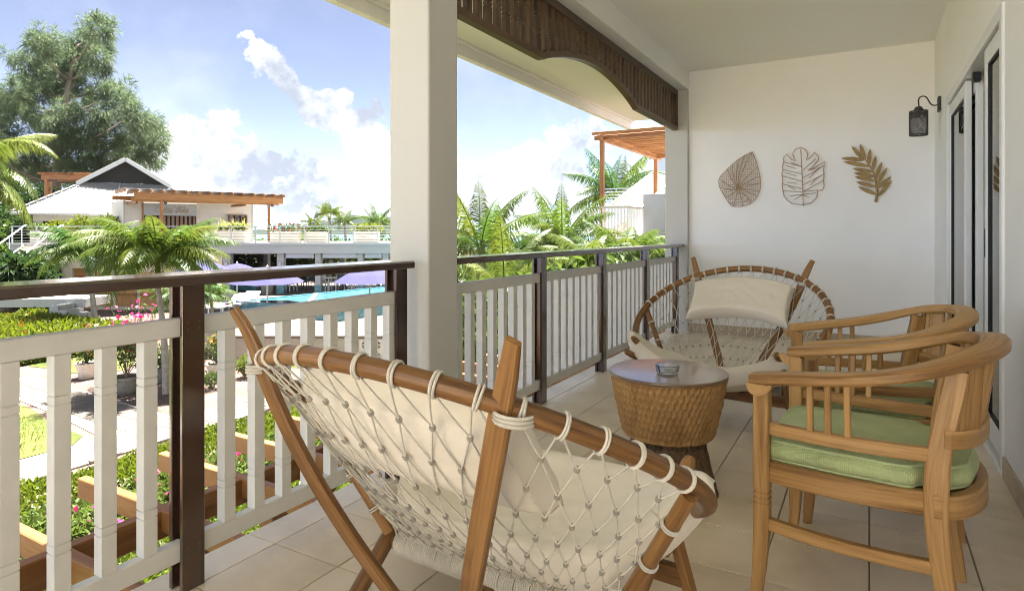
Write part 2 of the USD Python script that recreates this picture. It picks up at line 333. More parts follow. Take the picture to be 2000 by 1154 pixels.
cloth("green_piping", (.44, .52, .27), 900, .1, .3)
# glass
material("window_glass", {"t": ("transparent_bsdf", {"color": (.90, .94, .92)}), "g": ("glossy_bsdf", {"color": (1, 1, 1), "roughness": .0}), "f": ("fresnel", {"IOR": 1.5}), "m": ("mix_closure", {})},
         [("f.fac", "m.fac"), ("t.BSDF", "m.closure1"), ("g.BSDF", "m.closure2")], "m.closure")
material("ashtray_glass", {"p": ("principled_bsdf", {"base_color": (.93, .98, .98), "transmission_weight": 1.0, "roughness": .02, "ior": 1.5})}, [])
# floor tiles: beige clay with a slate-like wavy relief
material("floor_tile", {"g": ("geometry", {}), "oi": ("object_info", {}), "n": ("noise_texture", {"scale": 3.5, "detail": 7.0, "roughness": .6}), "m": ("math", {"math_type": "multiply_add", "value2": .22, "value3": -.11}), "a": ("math", {"math_type": "add"}),
    "r": ("rgb_ramp", {"ramp": [(.28, (.62, .52, .385)), (.5, (.75, .64, .49)), (.72, (.81, .71, .57))]}), "mp": ("mapping", {"scale": (5, 16, 1)}), "w": ("noise_texture", {"scale": 1.0, "detail": 5.0, "roughness": .55, "distortion": 1.6}),
    "bp": ("bump", {"strength": .30, "distance": .006}), "p": ("principled_bsdf", {"roughness": .38, "specular_ior_level": .5})},
    [("g.position", "n.vector"), ("oi.random", "m.value1"), ("m.value", "a.value1"), ("n.fac", "a.value2"), ("a.value", "r.fac"), ("r.color", "p.base_color"), ("g.position", "mp.vector"), ("mp.vector", "w.vector"), ("w.fac", "bp.height"), ("bp.normal", "p.normal")])
plain("tile_skirting", (.45, .36, .25), .45, .4, .1, 6)
# ground
material("gravel", {"g": ("geometry", {}), "v": ("voronoi_texture", {"scale": 28.0}), "n": ("noise_texture", {"scale": 1.2, "detail": 5.0}), "r": ("rgb_ramp", {"ramp": [(0.0, (.06, .038, .032)), (.4, (.115, .078, .066)), (1.0, (.19, .14, .12))]}),
    "mx": ("math", {"math_type": "multiply_add", "value2": .5}), "sp": ("separate_color", {}), "bp": ("bump", {"strength": .8, "distance": .03}), "p": ("principled_bsdf", {"roughness": .95, "specular_ior_level": .1})},
    [("g.position", "v.vector"), ("g.position", "n.vector"), ("v.color", "sp.color"), ("sp.r", "mx.value1"), ("n.fac", "mx.value3"), ("mx.value", "r.fac"), ("r.color", "p.base_color"), ("v.distance", "bp.height"), ("bp.normal", "p.normal")])
material("lawn", {"g": ("geometry", {}), "n": ("noise_texture", {"scale": .9, "detail": 6.0, "roughness": .65}), "n2": ("noise_texture", {"scale": 60.0, "detail": 4.0}), "ad": ("math", {"math_type": "multiply_add", "value2": .5}), "r": ("rgb_ramp", {"ramp": [(.45, (.045, .065, .015)), (.72, (.085, .105, .028)), (.95, (.14, .14, .05))]}),
    "bp": ("bump", {"strength": .9, "distance": .03}), "p": ("principled_bsdf", {"roughness": .9, "specular_ior_level": .1})},
    [("g.position", "n.vector"), ("g.position", "n2.vector"), ("n2.fac", "ad.value1"), ("n.fac", "ad.value3"), ("ad.value", "r.fac"), ("r.color", "p.base_color"), ("n2.fac", "bp.height"), ("bp.normal", "p.normal")])
plain("paving", (.15, .128, .11), .85, .2, .14, 1.6, .15, 18)
plain("pool_deck", (.14, .122, .105), .85, .2, .1, 1.6)
material("mosaic", {"g": ("geometry", {}), "v": ("voronoi_texture", {"scale": 9.0, "metric": "chebychev", "randomness": .15}), "r": ("rgb_ramp", {"ramp": [(0, (.05, .16, .20)), (.5, (.07, .20, .24)), (1, (.16, .30, .33))]}), "sp": ("separate_color", {}), "p": ("principled_bsdf", {"roughness": .25})},
    [("g.position", "v.vector"), ("v.color", "sp.color"), ("sp.g", "r.fac"), ("r.color", "p.base_color")])
material("pool_water", {"g": ("geometry", {}), "n": ("noise_texture", {"scale": 3.0, "detail": 3.0}), "r": ("rgb_ramp", {"ramp": [(.3, (.05, .17, .21)), (.7, (.10, .24, .27))]}), "bp": ("bump", {"strength": .15, "distance": .05}), "p": ("principled_bsdf", {"roughness": .06})},
    [("g.position", "n.vector"), ("n.fac", "r.fac"), ("r.color", "p.base_color"), ("n.fac", "bp.height"), ("bp.normal", "p.normal")])
material("sea_water", {"g": ("geometry", {}), "n": ("noise_texture", {"scale": .06, "detail": 6.0}), "r": ("rgb_ramp", {"ramp": [(.3, (.03, .16, .22)), (.7, (.08, .28, .34))]}), "bp": ("bump", {"strength": .4, "distance": 1.0}), "p": ("principled_bsdf", {"roughness": .15})},
    [("g.position", "n.vector"), ("n.fac", "r.fac"), ("r.color", "p.base_color"), ("n.fac", "bp.height"), ("bp.normal", "p.normal")])
# ================================================================== the verandah's structure
WX, BY, CZ = 0.52, 6.84, 2.83                # room-side wall, end wall, ceiling
Y0 = -0.9                                    # the roofed part ends behind the camera; an open terrace follows
YT = -6.5
# floor slab and its tiles
slab = mk("floor", box((-1.93, YT, -.22), (WX + .2, BY + .3, -.011)), "grout"); tag(slab, kind="structure")
open_t = mk("terrace_floor", box((-1.93, YT, -.009), (WX, -2.440, -.0005)), "floor_tile"); tag(open_t, kind="structure")
rng = np.random.default_rng(3)
xs = [-1.935, -1.79] + [-1.79 + .2985 * k for k in range(1, 8)] + [WX]
ys = [1.463 + .2995 * k for k in range(-13, 18)] + [BY]
for i in range(len(xs) - 1):
    for j in range(len(ys) - 1):
        if ys[j] < -.1 and xs[i] < -2: continue
        g = .0022
        dz = rng.normal(0, .0004)
        mk("tile", box((xs[i] + (g if i else 0), ys[j] + g, -.014), (xs[i + 1] - g, ys[j + 1] - g, dz), .0018), "floor_tile", slab)
# walls
ew = mk("wall_end", box((-1.955, BY, -.22), (WX + .2, BY + .2, CZ)), "white_wall"); tag(ew, kind="structure")
for k in range(7):
    a = -1.71 + .33 * k
    mk("skirting_tile", box((a + .001, BY - .011, .001), (min(a + .329, WX - .001), BY + .002, .095), .002), "tile_skirting", ew)
DY0, DY1, DZ = 3.50, 5.72, 2.05              # the opening of the sliding door
nw = mk("wall_near", box((-4.2, YT - .2, -2.8), (WX + .2, YT, CZ)), "white_wall"); tag(nw, kind="structure")
wr = mk("wall_room", [box((WX, YT, 0), (WX + .2, DY0, CZ)), box((WX, DY1, 0), (WX + .2, BY, CZ)), box((WX, DY0, DZ), (WX + .2, DY1, CZ))], "white_wall"); tag(wr, kind="structure")
for k in range(12):
    a = DY0 - .05 - .33 * (k + 1)
    mk("skirting_tile", box((WX - .011, a + .001, .001), (WX + .002, a + .329, .095), .002), "tile_skirting", wr)
for k in range(4):
    a = DY1 + .06 + .27 * k
    mk("skirting_tile", box((WX - .011, a + .001, .001), (WX + .002, min(a + .269, BY - .012), .095), .002), "tile_skirting", wr)
ceil = mk("ceiling", box((-1.70, Y0, CZ), (WX + .2, BY + .2, CZ + .25)), "ceiling_paint"); tag(ceil, kind="structure")
beam = mk("beam_edge", box((-1.955, Y0, 2.635), (-1.70, BY + .2, CZ + .25), .006), "ceiling_paint"); tag(beam, kind="structure")
soff = mk("roof_overhang", [box((-2.84, Y0 - .2, 2.61), (-1.955, BY + 1.4, 2.66)), box((-2.90, Y0 - .2, 2.50), (-2.84, BY + 1.4, 2.86), .004), box((-2.84, Y0 - .2, 2.585), (-2.805, BY + 1.4, 2.61), .003)], "ceiling_paint"); tag(soff, kind="structure")
roof = mk("roof", prism([(-2.95, 2.86), (-2.95, 2.90), (2.2, 4.9), (7.2, 2.9), (7.2, 2.86)], BY + 1.6 - Y0 + .2, np.array([[1, 0, 0], [0, 0, 1], [0, 1, 0]]).T, (0, Y0 - .2, 0)), "corrugated_white"); tag(roof, kind="structure")
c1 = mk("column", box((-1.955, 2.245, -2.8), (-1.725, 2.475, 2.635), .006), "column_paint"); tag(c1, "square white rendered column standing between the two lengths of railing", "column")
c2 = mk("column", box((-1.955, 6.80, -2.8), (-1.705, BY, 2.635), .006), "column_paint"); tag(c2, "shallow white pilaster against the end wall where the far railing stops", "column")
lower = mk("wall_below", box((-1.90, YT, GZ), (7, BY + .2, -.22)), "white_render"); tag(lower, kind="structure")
# the room behind the sliding door
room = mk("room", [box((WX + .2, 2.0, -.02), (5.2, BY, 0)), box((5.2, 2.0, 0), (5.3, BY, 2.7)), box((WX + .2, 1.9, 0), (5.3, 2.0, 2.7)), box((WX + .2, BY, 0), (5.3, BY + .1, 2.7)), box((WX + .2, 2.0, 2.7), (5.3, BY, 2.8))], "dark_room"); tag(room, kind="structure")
rest = mk("building_body", box((5.3, Y0, -.22), (7, BY + .2, 2.86)), "white_render"); tag(rest, kind="structure")

# ------------------------------------------------------------------ sliding door
door = thing("sliding_door", "white aluminium sliding door with tall glass panes standing partly open", "door", (WX, 4.6, 0))
x0 = WX - .012
mk("frame", box((x0, DY0 - .045, 0), (WX + .14, DY0 + .015, DZ + .05), .003), "aluminium_white", door)
mk("frame", box((x0, DY1 - .015, 0), (WX + .14, DY1 + .045, DZ + .05), .003), "aluminium_white", door)
mk("frame", box((x0, DY0 + .015, DZ - .01), (WX + .14, DY1 - .015, DZ + .05), .003), "aluminium_white", door)
sill = mk("sill", box((x0 - .004, DY0 - .045, 0.0005), (WX + .15, DY1 + .045, .028), .003), "aluminium_white", door)
for k in range(3): mk("track", box((WX + .02 + .042 * k, DY0 + .016, .028), (WX + .026 + .042 * k, DY1 - .016, .040)), "grey_metal", sill)
def pane(y0, y1, x, sw=.075, bw=.11, open_=False):
    t = .017
    p = mk("door_panel", [box((x - t, y0, .042), (x + t, y0 + sw, DZ - .02), .003), box((x - t, y1 - sw, .042), (x + t, y1, DZ - .02), .003), box((x - t, y0 + sw, .042), (x + t, y1 - sw, .042 + bw), .003), box((x - t, y0 + sw, DZ - .02 - .085), (x + t, y1 - sw, DZ - .02), .003)], "aluminium_white", door)
    a, b, c, d = y0 + sw, y1 - sw, .042 + bw, DZ - .105
    s = .012
    mk("seal", [box((x - .012, a, c), (x + .012, a + s, d)), box((x - .012, b - s, c), (x + .012, b, d)), box((x - .012, a + s, c), (x + .012, b - s, c + s)), box((x - .012, a + s, d - s), (x + .012, b - s, d))], "black_rubber", p)
    mk("glass", box((x - .003, a + s, c + s), (x + .003, b - s, d - s)), "window_glass", p)
    return p
pane(3.517, 4.06, WX + .022)
pane(4.80, 5.70, WX + .022)
pane(4.66, 5.30, WX + .064)
p4 = pane(4.58, 5.22, WX + .106)
mk("latch", box((WX + .012, 4.03, .95), (WX + .004, 4.05, 1.10), .002), "black_rubber", door)
mk("brush_block", box((WX + .02, 4.20, .040), (WX + .05, 4.30, .06)), "black_rubber", door)
mk("brush_block", box((WX + .02, 4.60, DZ - .065), (WX + .06, 4.66, DZ - .012)), "black_rubber", door)
cur = thing("curtain", "pale curtain hanging inside the room behind the far glass pane", "curtain", (WX + .32, 5.5, 0))
yy_ = np.linspace(4.75, 6.5, 140); pth = np.stack([WX + .36 + .03 * np.sin(yy_ * 46) + .012 * np.sin(yy_ * 17), yy_, np.zeros(140)], 1)
mk("cloth", sweep(pth, [(-.003, .02), (.003, .02), (.003, 2.5), (-.003, 2.5)], (0, 0, 1)), "curtain", cur)
# ------------------------------------------------------------------ railings
XF = -1.775                                  # room face of the posts
def railing(name, label, y_start, y_end, posts, balusters):
    t = thing(name, label, "railing", (-1.81, (y_start + y_end) / 2, 0))
    hr = [(.0, -.016), (.082, -.016), (.086, -.010), (.086, .009), (.078, .016), (-.078, .016), (-.086, .009), (-.086, -.010), (-.082, -.016)]
    mk("handrail", sweep([(-1.825, y, .9385) for y in np.linspace(y_start, y_end, 9)], [(x, z) for x, z in hr], (0, 0, 1)), "dark_timber", t)
    for y in posts:
        mk("post", [box((XF - .013, y, .001), (XF, y + .073, .921), .002), box((XF - .068, y, .001), (XF - .053, y + .073, .921), .002), box((XF - .053, y + .022, .001), (XF - .013, y + .051, .921))], "dark_timber", t)
        for z in (.788, .808, .105, .132):
            for e in (.018, .055): mk("screw", lathe([(0, .0012), (.0030, .0010), (.0036, 0)], 8), "grey_metal", t) if False else mk("screw", (lathe([(0, .0012), (.0030, .0010), (.0036, 0)], 8)[0] @ np.array([[0, 1, 0], [0, 0, 1], [1, 0, 0]], float) + [XF, y + e, z], lathe([(0, .0012), (.0030, .0010), (.0036, 0)], 8)[1]), "dark_metal", t)
    edges = sorted(posts)
    for a, b in zip(edges[:-1], edges[1:]):
        if b - a < .3: continue
        for z0, z1, nm in ((.767, .823, "top_rail"), (.092, .150, "bottom_rail")):
            mk(nm, box((-1.826, a + .054, z0), (-1.791, b + .019, z1), .003), "white_rail_paint", t)
    for y in balusters:
        segs, zs = [], [.150, .2579, .2607, .2816, .2844, .6387, .6415, .6609, .6637, .767]
        for k in range(9):
            g = .0025 if k % 2 else 0
            segs.append(box((-1.829 + g, y + g, zs[k]), (-1.790 - g, y + .040 - g, zs[k + 1]), .0012 if not g else 0))
        mk("baluster", segs, "white_rail_paint", t)
    return t
B1 = [1.267 + .1125 * k for k in range(8)]
B0 = [1.011 - .1125 * k for k in range(8)]
railing("railing", "white slatted railing with brown handrail and posts on the near side of the column", -1.0, 2.165, [-.955, .08, 1.116, 2.085], B0 + B1 + [-.06 - .1125 * k for k in range(8)])
B2 = [2.572 + .1125 * k for k in range(8)]
B3 = [3.622 + .1135 * k for k in range(8)]
B4 = [4.60 + .1125 * k for k in range(9)]
B5 = [5.70 + .1125 * k for k in range(8)]
railing("railing", "white slatted railing with brown handrail and posts running from the column to the end wall", 2.48, 6.80, [2.40, 3.462, 4.500, 5.585, 6.63], B2 + B3 + B4 + B5)
# ------------------------------------------------------------------ fretwork under the beam
fw = thing("fretwork_panel", "dark timber fretwork valance of close slats with an arched lower edge", "fretwork", (-1.84, 4.64, 2.2))
def low(y):
    y = np.asarray(y, float); s = np.clip((y - 3.58) / (5.45 - 3.58), 0, 1); return 2.195 + .165 * np.sin(np.pi * s) ** .85
yy_ = np.concatenate([np.linspace(2.476, 3.58, 6), np.linspace(3.60, 5.43, 36), np.linspace(5.45, 6.799, 6)])
lo_, hi_ = low(yy_), low(yy_) + np.where((yy_ > 3.6) & (yy_ < 5.43), .045, .042)
poly = np.vstack([np.stack([yy_, lo_], 1), np.stack([yy_, hi_], 1)[::-1]])
YZ = np.array([[0, 1, 0], [0, 0, 1], [1, 0, 0]], float).T
mk("bottom_rail", prism(poly, .052, YZ, (-1.866, 0, 0)), "fret_timber", fw)
mk("top_rail", box((-1.868, 2.476, 2.575), (-1.812, 6.799, 2.634), .003), "fret_timber", fw)
mk("end_stile", box((-1.868, 6.765, 2.236), (-1.811, 6.799, 2.575), .003), "fret_timber", fw)
k = 0
while 2.50 + .1 * k < 6.74:
    y = 2.50 + .1 * k; k += 1
    z0 = float(max(low(y), low(y + .062))) + .038
    segs, h = [], 2.577 - z0
    cuts = [z0, z0 + h * .30, z0 + h * .30 + .004, z0 + h * .38, z0 + h * .38 + .004, z0 + h * .66, z0 + h * .66 + .004, z0 + h * .74, z0 + h * .74 + .004, 2.577]
    for q in range(9):
        g = .004 if q % 2 else 0
        segs.append(box((-1.856 + g, y + .004 + g, cuts[q]), (-1.826 - g, y + .056 - g, cuts[q + 1]), .0015 if not g else 0))
    mk("slat", segs, "fret_timber", fw)
# ------------------------------------------------------------------ wall ornaments
def wpt(px, py, y=BY - .012):
    d = CF * FPX + CR * (px - 1000) + np.array([0, 0, HOR - py]); t = y / d[1]; return EYE + d * t
def zoomed(x, y): return wpt(1360 + x / 4.0, 160 + y / 4.0)
def wire(pts, r=.003, n=5, sm=None): 
    p = np.array([zoomed(*q) for q in pts])
    if len(p) > 2: p = spline(p, sm or len(p) * 5)
    return tube(p, r, n, ref=(0, 1, 0))
la = thing("leaf_ornament", "heart-shaped lacy copper leaf hanging nearest to the railing on the end wall", "wall ornament", zoomed(325, 840))
out1 = [(437, 548), (400, 565), (330, 605), (275, 650), (215, 710), (180, 755), (180, 815), (205, 870), (240, 925), (280, 970), (360, 972), (425, 948), (470, 900), (495, 850), (502, 790), (495, 730), (478, 660), (455, 590), (437, 548)]
mk("rim", wire(out1, .0035, 6, 90), "copper_wire", la)
hub = (325, 840)
for tip in [(437, 548), (380, 570), (330, 605), (280, 650), (240, 680), (185, 760), (182, 825), (225, 900), (285, 968), (362, 970), (425, 945), (470, 895), (488, 858), (502, 795), (498, 738), (475, 670)]:
    m = ((hub[0] + tip[0]) / 2 + (tip[1] - hub[1]) * .05, (hub[1] + tip[1]) / 2 - (tip[0] - hub[0]) * .05); mk("vein", wire([hub, m, tip], .0030, 5, 8), "copper_wire", la)
from shapely.geometry import Polygon, LineString, Point
P1 = Polygon(out1); net = []; rng = np.random.default_rng(5)
from scipy.spatial import Voronoi
pts = np.array([(x + rng.normal(0, 2.5), y + rng.normal(0, 2.5)) for y in range(540, 985, 13) for x in range(170, 510, 15)])
vor = Voronoi(pts)
for a, b in vor.ridge_vertices:
    if a < 0 or b < 0: continue
    s = LineString([vor.vertices[a], vor.vertices[b]])
    if P1.contains(s): net.append(tube([zoomed(*vor.vertices[a]), zoomed(*vor.vertices[b])], .0021, 3, ref=(0, 1, 0)))
mk("mesh_filling", net, "copper_wire", la)
lb = thing("leaf_ornament", "outlined wire monstera leaf hanging between the two other wall leaves", "wall ornament", zoomed(830, 850))
out2 = [(815, 513), (775, 527), (752, 560), (760, 590), (778, 622), (740, 605), (707, 565), (680, 595), (684, 625), (672, 660), (676, 690), (668, 720), (674, 760), (670, 800), (676, 850), (685, 890), (710, 925), (750, 952), (830, 962), (900, 945), (940, 905), (946, 852), (985, 845), (998, 815), (992, 770), (998, 735), (994, 690), (1001, 625), (930, 665), (872, 692), (910, 660), (955, 610), (950, 578), (925, 552), (890, 590), (858, 615), (870, 570), (860, 538), (815, 513)]
mk("rim", tube(np.array([zoomed(*q) for q in out2]), .0042, 6, ref=(0, 1, 0)), "copper_wire", lb)
mk("midrib", wire([(815, 525), (825, 700), (836, 972)], .0042, 6, 20), "copper_wire", lb)
for a in [[(825, 665), (680, 625)], [(827, 720), (674, 685)], [(830, 780), (674, 735)], [(832, 838), (674, 798)], [(832, 860), (676, 852)], [(832, 750), (998, 655)], [(833, 806), (995, 722)], [(834, 858), (996, 768)], [(836, 858), (950, 845)], [(834, 880), (765, 922)], [(834, 880), (730, 890)], [(836, 884), (880, 905)], [(836, 880), (935, 868)], [(700, 655), (778, 680)], [(698, 712), (780, 736)], [(712, 785), (784, 795)], [(716, 815), (770, 842)], [(740, 628), (822, 665)], [(832, 690), (935, 600)], [(880, 755), (960, 670)], [(885, 810), (955, 740)], [(870, 692), (960, 672)]]:
    mk("vein", wire(a, .0034), "copper_wire", lb)
lc = thing("leaf_ornament", "solid golden fern frond ornament hanging nearest to the lamp on the end wall", "wall ornament", zoomed(1400, 900))
def zpoly(pts, h, base=0.0):
    c = np.array([zoomed(*q) for q in pts]); return prism(np.stack([c[:, 0], c[:, 2]], 1), h, np.array([[1, 0, 0], [0, 0, 1], [0, -1, 0]], float).T, (0, BY - .004 - base, 0))
stem = [(1400, 940), (1412, 860), (1405, 790), (1388, 720), (1350, 650), (1310, 590)]
mk("stem", sweep(spline(np.array([zoomed(*q) for q in stem]), 24), circle(.008, 7, .006), (0, 1, 0), np.linspace(1.7, .6, 24)), "gold_leaf", lc)
def blade(b, t, w):
    b, t = np.array(b, float), np.array(t, float); d = t - b; L = np.hypot(*d); d /= L; s = np.array([-d[1], d[0]])
    pr = [(0, .35), (.2, .8), (.5, 1), (.8, .7), (1, .08)]
    return [b + d * L * a + s * w * k for a, k in pr] + [b + d * L * a - s * w * k for a, k in pr[::-1]]
for b, t in [((1308, 610), (1212, 503)), ((1318, 600), (1278, 486)), ((1345, 655), (1358, 525)), ((1375, 695), (1403, 580)), ((1395, 760), (1452, 625)), ((1410, 800), (1490, 670)), ((1415, 830), (1522, 740)), ((1425, 890), (1524, 770)), ((1310, 610), (1133, 598)), ((1345, 660), (1150, 625)), ((1375, 705), (1222, 678)), ((1390, 740), (1230, 712)), ((1395, 775), (1238, 742)), ((1400, 820), (1248, 782)), ((1405, 880), (1265, 820))]:
    mk("leaflet", zpoly(blade(b, t, 17), .006, .006 + .004 * ((b[0] * 7 + t[0]) % 3) / 3), "gold_leaf", lc)
# ------------------------------------------------------------------ wall lamp
lp = thing("wall_lamp", "black wall lamp with a hanging pierced cylinder shade on a curved arm", "lamp", (WX, 6.3, 2.1))
cx, cy, zt = WX - .155, 6.28, 2.10
mk("wall_plate", box((WX - .022, cy - .05, 2.09), (WX, cy + .05, 2.21), .004), "dark_metal", lp)
mk("arm", tube(spline([(WX - .02, cy, 2.147), (WX - .06, cy, 2.150), (WX - .085, cy, 2.19), (WX - .115, cy, 2.228), (WX - .145, cy, 2.222), (cx, cy, 2.18), (cx, cy, 2.135)], 36), .0055, 8, ref=(0, 1, 0)), "dark_metal", lp)
mk("cap", lathe([(0, 2.145), (.022, 2.143), (.034, 2.125), (.034, 2.105), (0, 2.105)], 20, (cx, cy, 0)), "dark_metal", lp)
sh, R_ = [], .066
rng = np.random.default_rng(11)
for z in (1.905, 2.065, 2.102): sh.append(lathe([(R_, z - .006), (R_ + .003, z - .006), (R_ + .003, z + .006), (R_, z + .006), (R_, z - .006)], 28, (cx, cy, 0)))
def onc(a, z): return np.array([cx + R_ * math.cos(a), cy + R_ * math.sin(a), z])
na, nz = 22, 13
gp = {(i, j): (2 * math.pi * (i + .5 * (j % 2)) / na + rng.normal(0, .04), 1.908 + (2.098 - 1.908) * j / nz + rng.normal(0, .003) * (0 < j < nz)) for i in range(na) for j in range(nz + 1)}
for i in range(na):
    for j in range(nz):
        a = gp[(i, j)]
        for di in ((0, -1) if j % 2 == 0 else (0, 1)):
            b = gp[((i + di) % na, j + 1)]
            da = (b[0] - a[0] + math.pi) % (2 * math.pi) - math.pi
            if rng.random() < .93: sh.append(sweep([onc(a[0] + da * t, a[1] + (b[1] - a[1]) * t) for t in (0, .5, 1)], circle(.0022 + rng.random() * .0014, 4), (0, 0, 1) if abs(da) > .2 else (1, .3, 0), caps=False))
mk("pierced_shade", sh, "dark_metal", lp)
mk("socket", lathe([(0, 2.105), (.016, 2.105), (.016, 2.05), (0, 2.05)], 14, (cx, cy, 0)), "dark_metal", lp)
# ================================================================== furniture
LOCAL = dict(local=True)
# ------------------------------------------------------------------ hoop lounge chairs
HR, HE, HA, HZ = .547, 1.012, .542, .56
def hoop_pt(deg, out=0.0):
    a = np.radians(deg); R_ = HR + out
    return np.stack(np.broadcast_arrays(R_ * HE * np.sin(a), -R_ * np.cos(a) * math.cos(HA), HZ + R_ * np.cos(a) * math.sin(HA)), -1)
HN = np.array([0, math.sin(HA), math.cos(HA)])                      # the hoop plane's normal
BARP = np.array([0, .062, .19])
def back_pt(s, r):
    """The net of the back: s from side to side, r from the hoop (0) down to the wrapped bar (1)."""
    h = hoop_pt(-80 + 160 * s); b = BARP + [(-.325 + .65 * s), -.012, .022]
    p = h * (1 - r) + b * r; n = unit(np.array([0, -.55, -.6]))
    return p + n * (.035 * math.sin(math.pi * r) * math.sin(math.pi * min(max(s, 0), 1)))
def ring(c, axis, r1, r2, rope, ref=(0, 0, 1), n=14):
    B = basis(axis, ref); a = np.arange(n) * 2 * np.pi / n
    return sweep(np.asarray(c) + np.outer(r1 * np.cos(a), B[:, 0]) + np.outer(r2 * np.sin(a), B[:, 1]), circle(rope, 5), axis, closed=True)
def soft(surface, na, nb, thick, pw=7, seed=0, wr=.006):
    """A cushion: surface(a, b), a and b in [-1, 1], gives its middle layer and its normal."""
    A, Bv = np.meshgrid(np.linspace(-1, 1, na), np.linspace(-1, 1, nb), indexing="ij"); c, n = surface(A, Bv)
    w = ((1 - np.abs(A) ** pw).clip(0) * (1 - np.abs(Bv) ** pw).clip(0)) ** .27
    nz = (meshkit.fbm(np.stack([A * 3.0, Bv * 5 + A, np.full_like(A, 3.3)], -1), 3, seed) - .5)
    nz2 = (meshkit.fbm(np.stack([A * 9 + Bv * 2, Bv * 3.0, np.full_like(A, 8.1)], -1), 3, seed + 5) - .5)
    up = c + n * (w * thick * .5 + w * (nz * wr * 1.6 + nz2 * wr * 1.5))[..., None]; dn = c - n * (w * thick * .5 + w * nz * wr)[..., None]
    i, j = np.meshgrid(np.arange(na - 1), np.arange(nb - 1), indexing="ij"); q = np.stack([i * nb + j, (i + 1) * nb + j, (i + 1) * nb + j + 1, i * nb + j + 1], -1).reshape(-1, 4)
    m = trimesh.Trimesh(np.vstack([up.reshape(-1, 3), dn.reshape(-1, 3)]), np.vstack([tri(q), tri(q[:, ::-1]) + na * nb]), process=False); m.merge_vertices()
    return np.array(m.vertices), np.array(m.faces)
def lounge(name, label, loc, yaw):
    t = thing(name, label, "lounge chair", loc, yaw, "hoop lounge chairs around the table")
    d = np.arange(0, 360, 4.0)
    mk("hoop", tube(hoop_pt(d), .0198, 12, closed=True, ref=HN), "teak", t, True, **LOCAL)
    rng = np.random.default_rng(21)
    for s in (-1, 1):
        S = np.array([s, 1, 1.0])
        # rear uprights with their horns
        q = np.linspace(-.02, 1, 26)[:, None]; T, M, E_ = np.array([.364, -.400, .888]), np.array([.272, -.365, .555]), np.array([.062, -.150, .152])
        path = (T * (1 - q) ** 2 + 2 * M * q * (1 - q) + E_ * q ** 2); path[:3] += np.array([[.012, -.020, .006], [.006, -.010, .003], [.002, -.003, 0]])
        sc = np.interp(q[:, 0], [-.02, .05, .2, .8, 1], [.62, .80, .98, 1.0, .85])
        mk("upright", sweep(path * S, rect(.045, .020, .004), (0, 1, .25), sc), "teak", t, **LOCAL)
        # sloping legs that run from the floor at the back to the free ends at the front
        L0, L1 = np.array([.340, -.218, 0]), np.array([.400, .425, .468])
        mk("leg", sweep([(L0 + (L1 - L0) * k) * S for k in (0, .02, .1, .5, .9, .975, 1)], circle(.025, 10, .019), (0, -.6, .8), [.8, .95, 1, 1, .95, .82, .6]), "teak", t, True, **LOCAL)
        F0, F1 = np.array([.388, .290, .365]), np.array([.470, .345, 0])
        mk("front_leg", sweep([(F0 + (F1 - F0) * k) * S for k in (0, .5, .98, 1)], rect(.046, .024, .005), (1, 0, .2), [1, .95, .75, .7]), "teak", t, **LOCAL)
        C0, C1 = hoop_pt(84.0 * s) - HN * .020, np.array([.352 * s, .045, .222])
        mk("side_rod", tube([C0, C0 * .6 + C1 * .4, C1], .0165, 10, ref=(0, 1, .2)), "teak", t, True, **LOCAL)
        mk("peg", sweep([np.array(a) * S for a in ((.385, .250, .285), (.436, .432, .382), (.439, .442, .387))], circle(.019, 10), (0, -.6, .8), [1, .95, .6]), "teak", t, True, **LOCAL)
        for r in (.22, .52, .80):
            c = C0 * (1 - r) + C1 * r
            mk("tie", [ring(c + (C1 - C0) * e, C1 - C0, .0195, .0195, .0026) for e in (0, .016)] + [tube([c + np.array([-.018 * s, 0, 0]), back_pt(.035 if s < 0 else .965, min(r * 1.02, .95))], .0021, 5)], "rope", t, True, **LOCAL)
        cr = hoop_pt(41.5 * s); g = 1 - .20
        pc = np.array([.327 * s, -.386, .765]); mid = (cr + pc) / 2
        mk("lashing", [ring(mid + np.array([0, 0, e]), np.array([.10 * s, .05, 1]), .034, .036, .0036, (s, 0, 0), 18) for e in (-.008, -.001, .006)], "rope", t, True, **LOCAL)
    mk("front_stretcher", bar((-.428, .318, .20), (.428, .318, .20), .052, .024, (0, 1, 0), .004), "teak", t, **LOCAL)
    mk("spine", bar((0, -.17, .140), (0, .306, .20), .05, .03, (0, -.1, 1), .004), "teak", t, **LOCAL)
    mk("cross_piece", bar((-.12, -.150, .142), (.12, -.150, .142), .045, .03, (0, 0, 1), .004), "teak", t, **LOCAL)
    # the bar wrapped in rope, bundle beside bundle
    mk("bar", bar(BARP + [-.36, 0, 0], BARP + [.36, 0, 0], .044, .040, (0, 0, 1), .012), "teak", t, **LOCAL)
    x = -.330
    while x < .325:
        n = int(rng.integers(7, 10)); w = .0064; sk = rng.normal(0, .10)
        mk("rope_wrap", [ring(BARP + [x + w * k + w / 2, 0, 0], unit([1, sk * .5, sk * (.4 + .1 * k / n)]), .030 + rng.normal(0, .0006), .028, .0034, (0, 0, 1), 16) for k in range(n)], "rope_weave", t, True, **LOCAL)
        x += w * n + .0016
    # net of the back
    N, K = 21, 8; rs = 1 - (1 - np.linspace(0, 1, K + 1)) ** 1.22
    def node(k, i): return back_pt(i / (N - 1), rs[k])
    jit = {}
    def nd(k, i):
        if (k, i) not in jit: jit[(k, i)] = node(k, i) + rng.normal(0, .0022, 3) * (0 < k < K)
        return jit[(k, i)]
    strands = []
